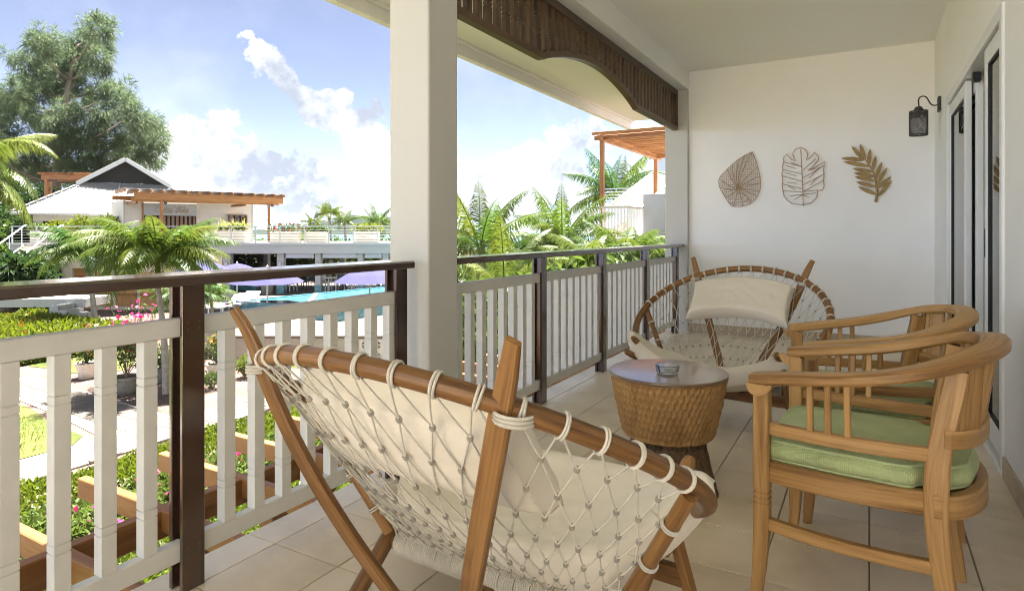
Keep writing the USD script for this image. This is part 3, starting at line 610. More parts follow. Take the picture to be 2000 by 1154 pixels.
    for k in range(K):
        idx = np.arange(N) if k % 2 == 0 else np.arange(N - 1) + .5
        for i in idx:
            for dd in (-.5, .5):
                if 0 <= i + dd <= N - 1:
                    a, b = nd(k, i), nd(k + 1, i + dd)
                    if k == 0: a = a - HN * .019 + unit(b - a) * .004 + hoop_tan(i, N) * dd * .012
                    strands.append(tube([a, (a + b) / 2 + np.array([0, -.001, -.0015]), b], .0022, 5))
    mk("net", strands, "rope", t, True, **LOCAL)
    for k in range(1, K):
        for i in (np.arange(N) if k % 2 == 0 else np.arange(N - 1) + .5):
            ax = unit(node(min(k + 1, K), i) - node(k - 1, i)); B = basis(ax)
            v, f, uv = lathe([(0, -.0052), (.0058, -.0052), (.0066, -.003), (.0066, .003), (.0058, .0052), (0, .0052)], 8)
            mk("clamp", (v @ B.T + nd(k, i), f), "steel_clip", t, 40, **LOCAL)
    for i in range(N):
        ph = -80 + 160 * i / (N - 1); ta = hoop_tan(i, N)
        mk("rope_loop", [ring(hoop_pt(ph) + ta * e, unit(ta + rng.normal(0, .04, 3)), .0225, .0225, .0030, HN, 16) for e in (-.0030, .0030)], "rope", t, True, **LOCAL)
    seat = []
    for i in range(17):
        ph = 128 + 104 * i / 16; ta = unit(hoop_pt(ph + 1) - hoop_pt(ph - 1))
        mk("rope_loop", [ring(hoop_pt(ph) + ta * e, ta, .0225, .0225, .0029, HN, 14) for e in (-.0036, .0036)], "rope", t, True, **LOCAL)
        b = BARP + [.31 * (i / 8 - 1) * -1, .025, .02]
        for e in (-.006, .006): seat.append(tube([hoop_pt(ph) - HN * .02 + ta * e, (hoop_pt(ph) + b) / 2 - [0, 0, .03], b + [e, 0, 0]], .0022, 4))
    mk("seat_ropes", seat, "rope", t, True, **LOCAL)
    def seat_s(A, Bv):
        b = (Bv + 1) / 2
        fr = hoop_pt(180 - A * 60, .030) + HN * .075
        re = np.stack([.335 * A, np.full_like(A, .050), .245 + .05 * A ** 2], -1)
        c = re * (1 - b[..., None]) + fr * b[..., None] - np.array([0, 0, .035]) * (np.sin(np.pi * b) * (1 - .3 * A ** 2))[..., None]
        n = np.broadcast_to(unit([0, -.15, 1]), c.shape) + np.stack([-.55 * A * b, np.zeros_like(A), np.zeros_like(A)], -1); n = n + np.stack([0 * A, .55 * np.clip(b - .6, 0, 1), 0 * A], -1)
        return c, n / np.linalg.norm(n, axis=-1, keepdims=True)
    mk("seat_cushion", soft(seat_s, 61, 41, .108, 12, 1, .010), "cream_cloth", t, True, **LOCAL)
    def pil_s(A, Bv):
        r = .325 + Bv * .152
        c = np.vectorize(lambda a_, r_: tuple(back_pt(.5, r_) * [0, 1, 1] + np.array([a_ * .315, 0, 0]) + (hoop_pt(a_ * 36) - hoop_pt(0)) * [0, .75, .75]))(A, r)
        c = np.stack(c, -1); n = unit(np.array([0, .64, .77])); c = c + n * .070
        c[..., 0] += .016 * (np.abs(A) ** 5) * (1 - np.abs(Bv) ** 3) * -np.sign(A); c[..., 2] += .008 * np.abs(A) ** 3 * Bv ** 2 * -np.sign(Bv)
        return c, np.broadcast_to(n, c.shape)
    pl = mk("head_cushion", soft(pil_s, 53, 33, .125, 4, 2, .010), "cream_cloth", t, True, **LOCAL)
    return t
def hoop_tan(i, N): ph = -80 + 160 * i / (N - 1); return unit(hoop_pt(ph + 1) - hoop_pt(ph - 1))
ch0 = lounge("lounge_chair", "nearest teak hoop lounge chair with white rope netting, seen from behind beside the railing", (-.846, 1.305, 0), 1.51 - math.pi / 2)
copy_of(ch0, "lounge_chair", "teak hoop lounge chair facing the camera before the end wall, behind the carved table", (-.734, 3.853, 0), -1.717 - math.pi / 2)
# ------------------------------------------------------------------ carved side table and ashtray
TX, TY = -.735, 2.600
tb = thing("side_table", "round carved wooden side table with scalloped drum on a flared foot", "table", (TX, TY, 0))
def scallop(z0, z1, rad, nc, rows, depth, seed):
    nth, nzz = nc * 8, rows * 10; rng = np.random.default_rng(seed)
    th = np.arange(nth + 1) * 2 * np.pi / nth; z = np.linspace(0, 1, nzz + 1)
    TH, Z = np.meshgrid(th, z, indexing="ij")
    best = np.full(TH.shape, 9.0)
    for rw in range(-1, rows + 1):
        cz = (rw + .5) / rows; off = .5 * (rw % 2)
        u = TH / (2 * np.pi) * nc - off; k = np.floor(u) % nc
        for kk in (0,):
            h = np.sin((k * 12.9898 + rw * 78.233)) * 43758.5; h = h - np.floor(h)
            du = (u - np.floor(u) - .5 - (h - .5) * .16) * 2 * .95; dz = (Z - cz - (h - .5) * .012) * rows * 2 * .72
            best = np.minimum(best, du ** 2 + dz ** 2)
    dep = depth * np.clip(1.0 - best, -.15, 1)
    edge = np.clip(np.minimum(Z, 1 - Z) * rows * 2.5, 0, 1)
    R_ = rad(Z) - dep * edge
    v = np.stack([R_ * np.cos(TH), R_ * np.sin(TH), z0 + (z1 - z0) * Z], -1).reshape(-1, 3); M = nzz + 1
    i, j = np.meshgrid(np.arange(nth), np.arange(nzz), indexing="ij"); q = np.stack([i * M + j, (i + 1) * M + j, (i + 1) * M + j + 1, i * M + j + 1], -1).reshape(-1, 4)
    uv = np.stack([Z.ravel() * (z1 - z0), TH.ravel() * .2], 1)
    return v, tri(q), uv
o = np.array([TX, TY, 0])
v, f, uv = scallop(.243, .484, lambda Z: .188 + .054 * Z ** .8, 60, 8, .0105, 1)
mk("drum", (v + o, f, uv), "table_side", tb, True)
mk("table_top", lathe([(0, .4985), (.2405, .4985), (.2435, .4960), (.2435, .4845), (.240, .484), (0, .484)], 72, o), "table_lid", tb, 30)
mk("drum_base", lathe([(0, .243), (.188, .243), (.186, .2395), (0, .2395)], 60, o), "table_side", tb)
v, f, uv = scallop(.004, .239, lambda Z: .152 + .052 * (1 - Z) ** 1.3, 46, 7, .009, 2)
mk("foot", (v + o, f, uv), "table_foot", tb, True)
mk("foot_ring", lathe([(0, .004), (.204, .004), (.202, .001), (0, .001)], 48, o), "table_foot", tb)
ap = np.array([-.722, 2.545, .4988])
ash = thing("ashtray", "clear glass ashtray on the carved table", "ashtray", ap)
a = np.arange(73) * 2 * np.pi / 72; prof = [(.0, .0015), (.036, .0), (.043, .004), (.049, .034), (.0475, .0365), (.0425, .0355), (.036, .010), (.030, .0075), (.0, .007)]
v = []
for r_, z_ in prof:
    zz2 = np.full(73, z_); 
    if z_ > .03: zz2 = z_ - .007 * np.clip(np.cos(a * 3) * 12 - 11, 0, 1)
    v.append(np.stack([r_ * np.cos(a), r_ * np.sin(a), zz2], 1))
v = np.concatenate(v) + ap; i, j = np.meshgrid(np.arange(len(prof) - 1), np.arange(72), indexing="ij")
mk("bowl", (v, np.stack([i * 73 + j, i * 73 + j + 1, (i + 1) * 73 + j + 1, (i + 1) * 73 + j], -1).reshape(-1, 4)), "ashtray_glass", ash, 35)
# ------------------------------------------------------------------ armchairs
def armchair(name, label, loc, yaw):
    t = thing(name, label, "armchair", loc, yaw, "teak armchairs with green cushions")
    half = np.array([(.248, .243, .652), (.252, .18, .660), (.262, .07, .675), (.272, -.06, .696), (.268, -.16, .722), (.225, -.25, .752), (.13, -.315, .774), (0, -.335, .782)])
    rail = np.vstack([half, (half[:-1] * [-1, 1, 1])[::-1]]); rail = spline(rail, 72)
    mk("arm_rail", sweep(rail, rect(.066, .032, .007), (0, 0, 1), np.concatenate([[.86, .97], np.ones(68), [.97, .86]])), "teak_chair", t, **LOCAL)
    def arc(z, dx, y0, dep, n=26):                                # the curved back, from one rear leg round to the other
        a = np.linspace(0, np.pi, n); return np.stack([dx * np.cos(a), y0 - dep * np.sin(a), np.full(n, z)], 1)
    for s in (-1, 1):
        # front leg: square, two beads, tapering to the foot
        segs = []; zs = [(.0, .62), (.03, .70), (.10, .80), (.20, .95), (.292, 1), (.2925, .86), (.300, .86), (.3005, 1), (.308, 1), (.3085, .86), (.316, .86), (.3165, 1), (.324, 1), (.3245, .86), (.332, .86), (.3325, 1), (.636, 1)]
        segs = sweep([(s * (.240 + (.012 * max(0, .25 - z) / .25)), .215 + .016 * (max(0, .22 - z) / .22) ** 1.5, z) for z, _ in zs], rect(.044, .044, .004), (0, 1, 0), [k for _, k in zs])
        mk("front_leg", segs, "teak_chair", t, **LOCAL)
        mk("glide", lathe([(0, 0), (.014, 0), (.014, .004), (0, .004)], 12, (s * .252, .231, 0)), "black_rubber", t, **LOCAL)
        zs = np.linspace(.0, .732, 22); yb = np.interp(zs, [0, .18, .40, .55, .74], [-.262, -.222, -.200, -.212, -.258]); xb = np.interp(zs, [0, .4, .74], [.232, .226, .216])
        from scipy.ndimage import gaussian_filter1d
        yb = gaussian_filter1d(yb, 2.2, mode="nearest")
        mk("back_leg", sweep(np.stack([s * xb, yb, zs], 1), rect(.040, .054, .004), (0, 1, 0), np.interp(zs, [0, .2, .45, .74], [.70, .92, 1.05, .92])), "teak_chair", t, **LOCAL)
        pth = [(s * .240, .193, .386), (s * .252, .06, .386), (s * .250, -.07, .386), (s * .228, -.178, .386)]
        mk("side_rail", sweep(spline(pth, 12), rect(.026, .060, .003), (0, 0, 1)), "teak_chair", t, **LOCAL)
        mk("arm_support", sweep(spline([(s * .240, .193, .512), (s * .247, .06, .510), (s * .246, -.06, .510), (s * .230, -.19, .512)], 12), rect(.024, .036, .003), (0, 0, 1)), "teak_chair", t, **LOCAL)
        mk("stretcher", sweep(spline([(s * .243, .195, .235), (s * .244, .06, .225), (s * .240, -.06, .222), (s * .232, -.200, .226)], 12), rect(.026, .034, .003), (0, 0, 1)), "teak_chair", t, **LOCAL)
        for y in (.085, .040, -.008):
            zt = float(np.interp(y, half[::-1, 1], half[::-1, 2])) - .014; xo = float(np.interp(y, half[::-1, 1], half[::-1, 0]))
            mk("arm_slat", bar((s * .247, y, .527), (s * (xo - .004), y, zt), .018, .016, (0, 1, 0), .002), "teak_chair", t, **LOCAL)
        mk("scroll", sweep([(s * (.250 - .027), .226, .642), (s * (.250 + .027), .226, .642)], [(x, y) for x, y in [(-.046, .0)] + [(.026 * math.cos(q) * (1.7 if math.cos(q) < 0 else 1), -.034 * math.sin(q)) for q in np.linspace(math.pi * .97, .05, 9)] + [(.024, 0.0)]], (0, 0, 1)), "teak_chair", t, **LOCAL)
    mk("front_rail", bar((-.218, .215, .386), (.218, .215, .386), .060, .026, (0, 1, 0)), "teak_chair", t, **LOCAL)
    mk("back_seat_rail", sweep(arc(.386, .236, -.200, .105), rect(.028, .060, .003), (0, 0, 1)), "teak_chair", t, **LOCAL)
    mk("back_rail", sweep(arc(.560, .234, -.222, .085), rect(.030, .046, .003), (0, 0, 1)), "teak_chair", t, **LOCAL)
    mk("seat_board", prism([(-.21, .20), (.21, .20), (.235, 0), (.225, -.19), (.15, -.26), (0, -.29), (-.15, -.26), (-.225, -.19), (-.235, 0)], .012, np.eye(3), (0, 0, .392)), "teak_chair", t, **LOCAL)
    for a, w in ((22, .016), (33, .016), (51, .062), (69, .016), (80, .016), (98, .062), (115, .016), (126, .016), (143, .062), (158, .016)):
        q = math.radians(a); b0 = np.array([.234 * math.cos(q), -.222 - .085 * math.sin(q), .578])
        k = np.argmin(np.abs(np.arctan2(-(rail[:, 1] + .222) * 2.2, rail[:, 0]) - q) + (rail[:, 1] > -.15) * 9); b1 = rail[k] - [0, 0, .012]
        mk("back_slat", bar(b0, b1, w, .013, unit([math.cos(q), -math.sin(q) * 1.4, 0]), .002), "teak_chair", t, **LOCAL)
    # cushion
    from shapely.geometry import box as sbox
    shp = Polygon([(-.222, .222), (.222, .222), (.240, .05), (.236, -.14), (.205, -.225), (.13, -.275), (0, -.292), (-.13, -.275), (-.205, -.225), (-.236, -.14), (-.240, .05)]).buffer(-.03).buffer(.03)
    for s in (-1, 1): shp = shp.difference(Point(s * .238, -.205).buffer(.050))
    shp = shp.buffer(-.008).buffer(.014).buffer(-.006).simplify(.0006)
    L = shp.exterior.length; n = 150; ring_ = np.array([shp.exterior.interpolate(L * k / n).coords[0] for k in range(n)])
    tn = np.roll(ring_, -1, 0) - np.roll(ring_, 1, 0); tn /= np.linalg.norm(tn, axis=1, keepdims=True); nr = np.stack([tn[:, 1], -tn[:, 0]], 1)
    if shp.exterior.is_ccw is False: nr = -nr
    z0, z1 = .418, .470; rows = []
    cen = np.array([0, -.02])
    for k in (0, .5, .8): rows.append((cen + (ring_ - cen) * k, z0 - .002 + 0 * k))
    for z_, ins in ((z0, -.004), (z0 + .012, .006), (z0 + .026, .009), (z1 - .012, .006), (z1, -.004)): rows.append((ring_ + nr * ins, z_))
    for k in (.93, .8, .6, .35, .12, 0): rows.append((cen + (ring_ - cen) * k, z1 + .022 * (1 - k ** 2) ** .8))
    V = np.concatenate([np.column_stack([a, np.full(n, z_)]) for a, z_ in rows]); V[:, 2] += (meshkit.fbm(V * 9, 3, 4) - .5) * .008
    V[:, :2] += ((meshkit.fbm(V * 14 + 3, 3, 5) - .5) * .008)[:, None] * unit([1, .3])
    i, j = np.meshgrid(np.arange(len(rows) - 1), np.arange(n), indexing="ij"); q = np.stack([i * n + j, i * n + (j + 1) % n, (i + 1) * n + (j + 1) % n, (i + 1) * n + j], -1).reshape(-1, 4)
    if not shp.exterior.is_ccw: q = q[:, ::-1]
    cu = mk("cushion", (V, q), "green_cloth", t, True, **LOCAL)
    for z_ in (z0 + .001, z1 - .001): 
        zz3 = V[(3 if z_ < .45 else 7) * n:(4 if z_ < .45 else 8) * n]
        mk("piping", tube(zz3, .0048, 7, closed=True, ref=(0, 0, 1)), "green_piping", cu, True, **LOCAL)
    return t
ac = armchair("armchair", "nearest teak armchair with a round slatted back and green seat cushion by the glass door", (-.033, 2.162, 0), math.radians(84.3))
copy_of(ac, "armchair", "second teak armchair with green cushion, half hidden behind the nearest armchair", (-.022, 2.850, 0), math.radians(101))
# ================================================================== the garden and the resort
def sheet(name, poly, z, mat, kind="structure"):
    from shapely.geometry import Polygon as Pg
    v, f = trimesh.creation.triangulate_polygon(poly if hasattr(poly, "exterior") else Pg(poly), engine="earcut")
    v = np.column_stack([v, np.full(len(v), z)]); f = np.array(f)
    n = np.cross(v[f[0, 1]] - v[f[0, 0]], v[f[0, 2]] - v[f[0, 0]])
    return tag(mk(name, (v, f if n[2] > 0 else f[:, ::-1]), mat), kind=kind)
def wavy(pts, n=60, amp=.12, seed=0):
    p = np.asarray(pts, float); p = np.vstack([p, p[:1]]); s = np.concatenate([[0], np.cumsum(np.linalg.norm(np.diff(p, axis=0), axis=1))]); u = np.linspace(0, s[-1], n, endpoint=False)
    q = np.stack([np.interp(u, s, p[:, k]) for k in (0, 1)], 1); return q + (np.stack([meshkit.noise(np.column_stack([q * .9, q[:, 0] * 0 + k + seed])) for k in (1, 5)], 1) - .5) * 2 * amp
# ground: one sheet of gravel, the sea far behind it
th = np.linspace(0, 2 * np.pi, 64, endpoint=False)
sheet("ground", np.stack([-20 + 105 * np.cos(th), 30 + 105 * np.sin(th)], 1), GZ, "gravel")
th = np.linspace(0, 2 * np.pi, 90, endpoint=False)
v = np.vstack([np.stack([r * np.cos(th), r * np.sin(th), np.full(90, GZ - .6 - (.0 if r < 200 else 0))], 1) for r in (60, 400, 2500, 9000)])
i, j = np.meshgrid(np.arange(3), np.arange(90), indexing="ij"); tag(mk("sea", (v, np.stack([i * 90 + j, (i + 1) * 90 + j, (i + 1) * 90 + (j + 1) % 90, i * 90 + (j + 1) % 90], -1).reshape(-1, 4)), "sea_water"), kind="structure")
sheet("lawn", wavy([(-45, -12), (-12.6, -12), (-12.6, 6.1), (-15, 6.4), (-20, 6.75), (-45, 7)], 120, .12, 2), GZ + .012, "lawn")
sheet("lawn", wavy([(-45, 9), (-18.6, 8.7), (-18.2, 10), (-22, 13), (-45, 18)], 90, .25, 3), GZ + .012, "lawn")
sheet("lawn", wavy([(-8.6, -8), (-2, -8), (-2, 14), (-8.4, 14)], 60, .15, 4), GZ + .012, "lawn")
sheet("lawn", wavy([(-14.8, 12.4), (-12.4, 12.6), (-12.2, 20), (-14.5, 22)], 60, .2, 6), GZ + .012, "lawn")
# the paved path: slabs laid along it
rng = np.random.default_rng(17)
pth = sheet("path", wavy([(-12.5, -10), (-11.4, -10), (-11.35, 16), (-12.5, 16), (-12.45, 7.75), (-15, 7.85), (-19.5, 8.1), (-19.5, 6.95), (-15, 6.62), (-12.5, 6.3)], 200, .02, 8), GZ + .016, "mortar")
for k in range(27):
    y = -2.0 + .66 * k
    for c in range(2):
        x0 = -12.44 + .52 * c + rng.normal(0, .008)
        mk("paving_slab", box((x0 + .008, y + .010, GZ + .012), (x0 + .512, y + .650, GZ + .030 + rng.normal(0, .003)), .006), "paving", pth)
for k in range(11):
    mk("paving_slab", box((-13.1 - .62 * k, 6.70 + .030 * k + rng.normal(0, .01), GZ + .012), (-12.5 - .62 * k, 7.18 + .030 * k, GZ + .032), .006), "paving", pth); mk("paving_slab", box((-13.1 - .62 * k, 7.20 + .030 * k, GZ + .012), (-12.5 - .62 * k, 7.68 + .030 * k, GZ + .031), .006), "paving", pth)
for k in range(34): mk("edging_brick", box((-11.38, -2 + .5 * k, GZ), (-11.29, -1.52 + .5 * k, GZ + .05 + rng.normal(0, .008)), .008), "stone_pot", pth)

# ------------------------------------------------------------------ plants
def leaves(centres, size, rng, aspect=2.2, outward=None, up=.75, droop=0.0):
    """Leaf-sized diamond faces at the given points."""
    c = np.asarray(centres, float); n = len(c)
    d = rng.normal(0, 1, (n, 3))
    if outward is not None: d = d * .7 + outward
    d[:, 2] -= droop; d /= np.linalg.norm(d, axis=1, keepdims=True)
    nn = rng.normal(0, 1, (n, 3)) + np.array([0, 0, up * 3]); s = np.cross(d, nn); s /= np.linalg.norm(s, axis=1, keepdims=True) + 1e-9
    L = size * rng.uniform(.6, 1.25, (n, 1)); w = L / aspect * .5; k = np.cross(s, d) * L * .12
    v = np.stack([c, c + d * L * .5 + s * w + k, c + d * L - k, c + d * L * .5 - s * w + k], 1).reshape(-1, 3); b = np.arange(n)[:, None] * 4
    return v, np.concatenate([b + [0, 1, 2], b + [0, 2, 3]])
def blob(centre, radii, n, rng, hollow=.55):
    d = rng.normal(0, 1, (n, 3)); d /= np.linalg.norm(d, axis=1, keepdims=True)
    r = hollow + (1 - hollow) * rng.random((n, 1)) ** .6
    bump = .75 + .5 * meshkit.noise(d * 2.3 + np.asarray(centre) * .7)[:, None]
    return np.asarray(centre) + d * r * bump * np.asarray(radii), d
def shrub(name, label, base, h, rad, n, size, mat, seed, group=None, flowers=None, aspect=2.0, cat="shrub"):
    rng = np.random.default_rng(seed); base = np.asarray(base, float)
    t = thing(name, label, cat, base, 0, group)
    for k in range(5):
        a = k * 1.26 + seed; tip = base + [rad * .6 * math.cos(a), rad * .6 * math.sin(a), h * .75]
        mk("stem", tube([base, base * .5 + tip * .5 + [0, 0, h * .1], tip], .012 + .008 * h, 4, scale=[1, .8, .4]), "bark", t)
    P_, O_ = [], []
    for k in range(7):
        a = rng.uniform(0, 6.28); r = rad * .45 * rng.random() ** .5
        c = base + [r * math.cos(a), r * math.sin(a), h * rng.uniform(.45, .72)]; p, o = blob(c, (rad * .62, rad * .62, h * .36), n // 7, rng); P_.append(p); O_.append(o)
    P_, O_ = np.vstack(P_), np.vstack(O_)
    mk("foliage", leaves(P_, size, rng, aspect, O_), mat, t)
    if flowers:
        k = rng.choice(len(P_), max(6, len(P_) // 14), replace=False); mk("flowers", leaves(P_[k] + O_[k] * size * .8, size * .9, rng, 1.3, O_[k]), flowers, t)
    return t
def frond(base, az, el, L, droop, ll, n=64, hang=.35, seed=0, wid=.085, stiff=.5):
    rng = np.random.default_rng(seed); m = 15; tt = np.linspace(0, 1, m); e = el - droop * tt ** 1.25
    st = np.stack([np.cos(e) * math.cos(az), np.cos(e) * math.sin(az), np.sin(e)], 1) * L / (m - 1)
    pts = np.vstack([[0, 0, 0], np.cumsum(st, 0)])[:m] + base
    T = np.gradient(pts, axis=0); T /= np.linalg.norm(T, axis=1, keepdims=True); side = np.array([-math.sin(az), math.cos(az), 0])
    ts = np.linspace(.10, .995, n); idx = ts * (m - 1)
    at = np.stack([np.interp(idx, np.arange(m), pts[:, k]) for k in range(3)], 1); ta = np.stack([np.interp(idx, np.arange(m), T[:, k]) for k in range(3)], 1)
    prof = ll * (np.sin(np.pi * (ts * .86 + .13)) ** .55) * (1 - .35 * ts)
    V, F_ = [], []
    for s in (-1, 1):
        fw = .35 + .75 * ts; d = side * s * 1.0 + ta * fw[:, None] + np.cross(ta, side)[:, :] * -.30 + rng.normal(0, .13, (n, 3)); d /= np.linalg.norm(d, axis=1, keepdims=True)
        Lq = (prof * rng.uniform(.82, 1.1, n))[:, None]; mid = at + d * Lq * .45; d2 = d + np.array([0, 0, -hang * 2.2]) * rng.uniform(.6, 1.3, (n, 1)); d2 /= np.linalg.norm(d2, axis=1, keepdims=True)
        mid[:, 2] -= (Lq * hang * .12)[:, 0]
        tip = mid + d2 * Lq * .55; w = ta * (wid * .5 * Lq * .62)
        V += [at - w * .5, at + w * .5, mid - w, mid + w, tip]
    V = np.concatenate(V); 
    for g in (0, 5):
        b = np.arange(n); k = lambda q: (g + q) * n + b
        F_ += [np.stack([k(0), k(1), k(3)], 1), np.stack([k(0), k(3), k(2)], 1), np.stack([k(2), k(3), k(4)], 1)]
    rv, rf, _ = tube(pts, L * .0085, 4, scale=np.linspace(1.3, .3, m), ref=side)
    return np.vstack([V, rv]), np.vstack(F_ + [rf + len(V)])
def palm(name, label, base, crown, L, nfr, seed, mat="palm_leaf", mat2=None, kind="coconut", trunk=.09, ll=None, group=None, els=None, trunk_mat="palm_bark", droop=1.35, extra=()):
    rng = np.random.default_rng(seed); base, crown = np.asarray(base, float), np.asarray(crown, float)
    t = thing(name, label, "palm", base, 0, group)
    H = crown[2] - base[2]; q = np.linspace(0, 1, 12)[:, None]; pts = base * (1 - q) + crown * q + np.array([.10 * H * .3, 0, 0]) * np.sin(np.pi * q)
    mk("trunk", tube(pts, trunk, 9, scale=np.linspace(1.35, .85, 12) + .05 * np.sin(np.arange(12) * 2.2), ref=(1, .1, 0)), trunk_mat, t, True)
    if kind == "manila": mk("crownshaft", tube([crown - [0, 0, .05], crown + [0, 0, .22 * L], crown + [0, 0, .42 * L]], trunk * .95, 9, scale=[1.05, 1, .5], ref=(1, .1, 0)), "hedge_leaf", t, True); top = crown + [0, 0, .36 * L]
    else: top = crown
    ll = ll or L * .34
    for k in range(nfr):
        az = k * 2.399 + seed + rng.normal(0, .15); f = k / max(nfr - 1, 1)
        el = (1.35 - 1.55 * f if kind == "coconut" else 1.05 - 1.0 * f) + rng.normal(0, .08); dr = droop * (.55 + .55 * f) * rng.uniform(.85, 1.15)
        g = frond(top + np.array([math.cos(az), math.sin(az), 0]) * trunk * .5, az, el, L * rng.uniform(.85, 1.1), dr, ll * 1.12, 96 if kind == "coconut" else 80, (.75 if kind == "coconut" else .42), seed * 100 + k, .075 if kind == "coconut" else .105)
        mk("frond", g, (mat2 if mat2 and rng.random() < .35 else mat), t)
    for k, (az, el, LL, dr) in enumerate(extra):
        mk("frond", frond(top, az, el, LL, dr, ll, 90, .8, seed * 100 + 60 + k, .10), mat, t)
    return t
AZR = math.atan2(CR[1], CR[0]); AZF = math.atan2(CF[1], CF[0])   # azimuths of the picture's right and of its depth
# near palms on the left
palm("coconut_palm", "coconut palm at the left edge whose long fronds hang before the big casuarina", G(-75, 770), P(-70, 330, 13.2), 2.0, 9, 3, "palm_leaf_yellow", "palm_leaf", "coconut", .12, .62, droop=1.5,
     extra=((AZR + .1, .95, 2.25, 2.0), (AZR - .15, .25, 2.15, 1.55), (AZR + .3, -.35, 1.9, 1.1), (AZR - .5, .55, 2.0, 1.7)))
palm("manila_palm", "full green manila palm with arching fronds standing before the sign wall", G(325, 770), P(308, 556, 15.4), 1.95, 36, 5, "palm_leaf", "palm_leaf_yellow", "manila", .07, .58, droop=1.7)
palm("manila_palm", "manila palm beside the outdoor stairs, left of the fullest palm", G(187, 642), P(172, 530, 24.8), 2.2, 30, 8, "palm_leaf", "palm_leaf_deep", "manila", .09, .66, droop=1.6)
palm("manila_palm", "low dark green palm below the handrail next to the pink flowering shrub", G(372, 700), P(362, 606, 19.0), 1.25, 16, 11, "palm_leaf_deep", "palm_leaf", "manila", .06, .42, droop=1.6)
palm("manila_palm", "small palm seen just right of the first railing post below the handrail", G(415, 690), P(413, 592, 20.0), .85, 12, 12, "palm_leaf", None, "manila", .05, .34, droop=1.5)
# right-hand palms
palm("coconut_palm", "young yellow-green coconut palm with upright fronds next to the column", P(935, 640, 13.5) * [1, 1, 0] + [0, 0, GZ], P(938, 480, 13.5), 1.85, 18, 21, "palm_leaf_yellow", "palm_leaf", "coconut", .10, .50, droop=1.2)
palm("coconut_palm", "young coconut palm standing left of the villa's stair", P(1098, 640, 16.5) * [1, 1, 0] + [0, 0, GZ], P(1098, 468, 16.5), 1.85, 18, 27, "palm_leaf", "palm_leaf_yellow", "coconut", .10, .50, droop=1.25)
palm("coconut_palm", "tall coconut palm rising behind the villa's timber pergola", P(1200, 640, 33) * [1, 1, 0] + [0, 0, GZ], P(1200, 378, 33), 3.3, 16, 33, "palm_leaf_deep", "palm_leaf", "coconut", .16, .95, droop=1.35)
palm("coconut_palm", "palm with one frond showing through the villa's upper wire railing", P(1285, 640, 38) * [1, 1, 0] + [0, 0, GZ], P(1280, 408, 38), 3.0, 12, 35, "palm_leaf", None, "coconut", .16, .9)
palm("manila_palm", "bright manila palm growing directly below the villa's stair", P(1218, 700, 14.5) * [1, 1, 0] + [0, 0, GZ], P(1218, 548, 14.5), 1.35, 26, 41, "palm_leaf", "palm_leaf_yellow", "manila", .06, .46, droop=1.6)
palm("manila_palm", "manila palm half hidden behind the far pilaster", P(1292, 700, 16) * [1, 1, 0] + [0, 0, GZ], P(1296, 545, 16), 1.4, 24, 43, "palm_leaf_deep", "palm_leaf", "manila", .06, .46, droop=1.6)
palm("manila_palm", "manila palm between the two young coconut palms", P(1030, 700, 17) * [1, 1, 0] + [0, 0, GZ], P(1022, 540, 17), 1.5, 24, 45, "palm_leaf_deep", "palm_leaf", "manila", .06, .5, droop=1.6)
palm("manila_palm", "manila palm in front of the lower villa railing", P(1150, 700, 13) * [1, 1, 0] + [0, 0, GZ], P(1150, 556, 13), 1.15, 24, 47, "palm_leaf", "palm_leaf_yellow", "manila", .055, .4, droop=1.6)
palm("coconut_palm", "low coconut palm with hanging yellow fronds just over the far handrail", P(985, 700, 10.5) * [1, 1, 0] + [0, 0, GZ], P(985, 560, 10.5), 1.35, 10, 49, "palm_leaf_yellow", None, "coconut", .08, .40, droop=1.5)
# shrubs below the right-hand palms
rs = np.random.default_rng(9)
shrub("broadleaf_shrub", "bright broadleaf shrub right behind the railing next to the column", P(915, 900, 8.5) * [1, 1, 0] + [0, 0, GZ], 3.2, .95, 1500, .14, "shrub_leaf", 61, "shrubs along the villa side")
for k, (px, D, top, lab) in enumerate([(970, 11, 540, "broadleaf shrub under the low hanging coconut fronds"), (1075, 15, 515, "broadleaf shrub under the young coconut palm by the stair"), (1160, 17, 500, "broadleaf shrub at the foot of the villa's stair wall"), (1255, 17, 490, "broadleaf shrub under the bright manila palm"), (1330, 14, 500, "broadleaf shrub beyond the last length of railing")]):
    b = P(px, 800, D) * [1, 1, 0] + [0, 0, GZ]; shrub("broadleaf_shrub", lab, b, zz_(top, D) - GZ, 1.5, 1900, .17, ("dark_leaf", "shrub_leaf")[k % 2], 70 + k, "shrubs along the villa side")
for k, (px, D, top, lab) in enumerate([(900, 20, 500, "dense bush behind the palm next to the column"), (990, 21, 492, "dense bush between the young coconut palms"), (1060, 23, 488, "dense bush far behind the second young coconut palm"), (1130, 20, 480, "dense bush under the corner of the villa's stair"), (1200, 12, 512, "leafy bush close behind the middle railing posts"), (1290, 12, 505, "leafy bush close behind the farthest railing posts"), (1040, 9.5, 535, "leafy bush close behind the second railing post after the column"), (1385, 19, 480, "dense bush hidden mostly by the pilaster")]):
    b = P(px, 800, D) * [1, 1, 0] + [0, 0, GZ]; shrub("broadleaf_shrub", lab, b, zz_(top, D) - GZ, 1.7, 2600, .19, ("shrub_leaf", "dark_leaf")[k % 2], 170 + k, "shrubs along the villa side")
sheet("lawn", wavy([(-13.5, 16.6), (-2, 14.2), (6, 16), (6, 60), (-30, 60), (-16, 30)], 80, .2, 9), GZ + .012, "lawn")
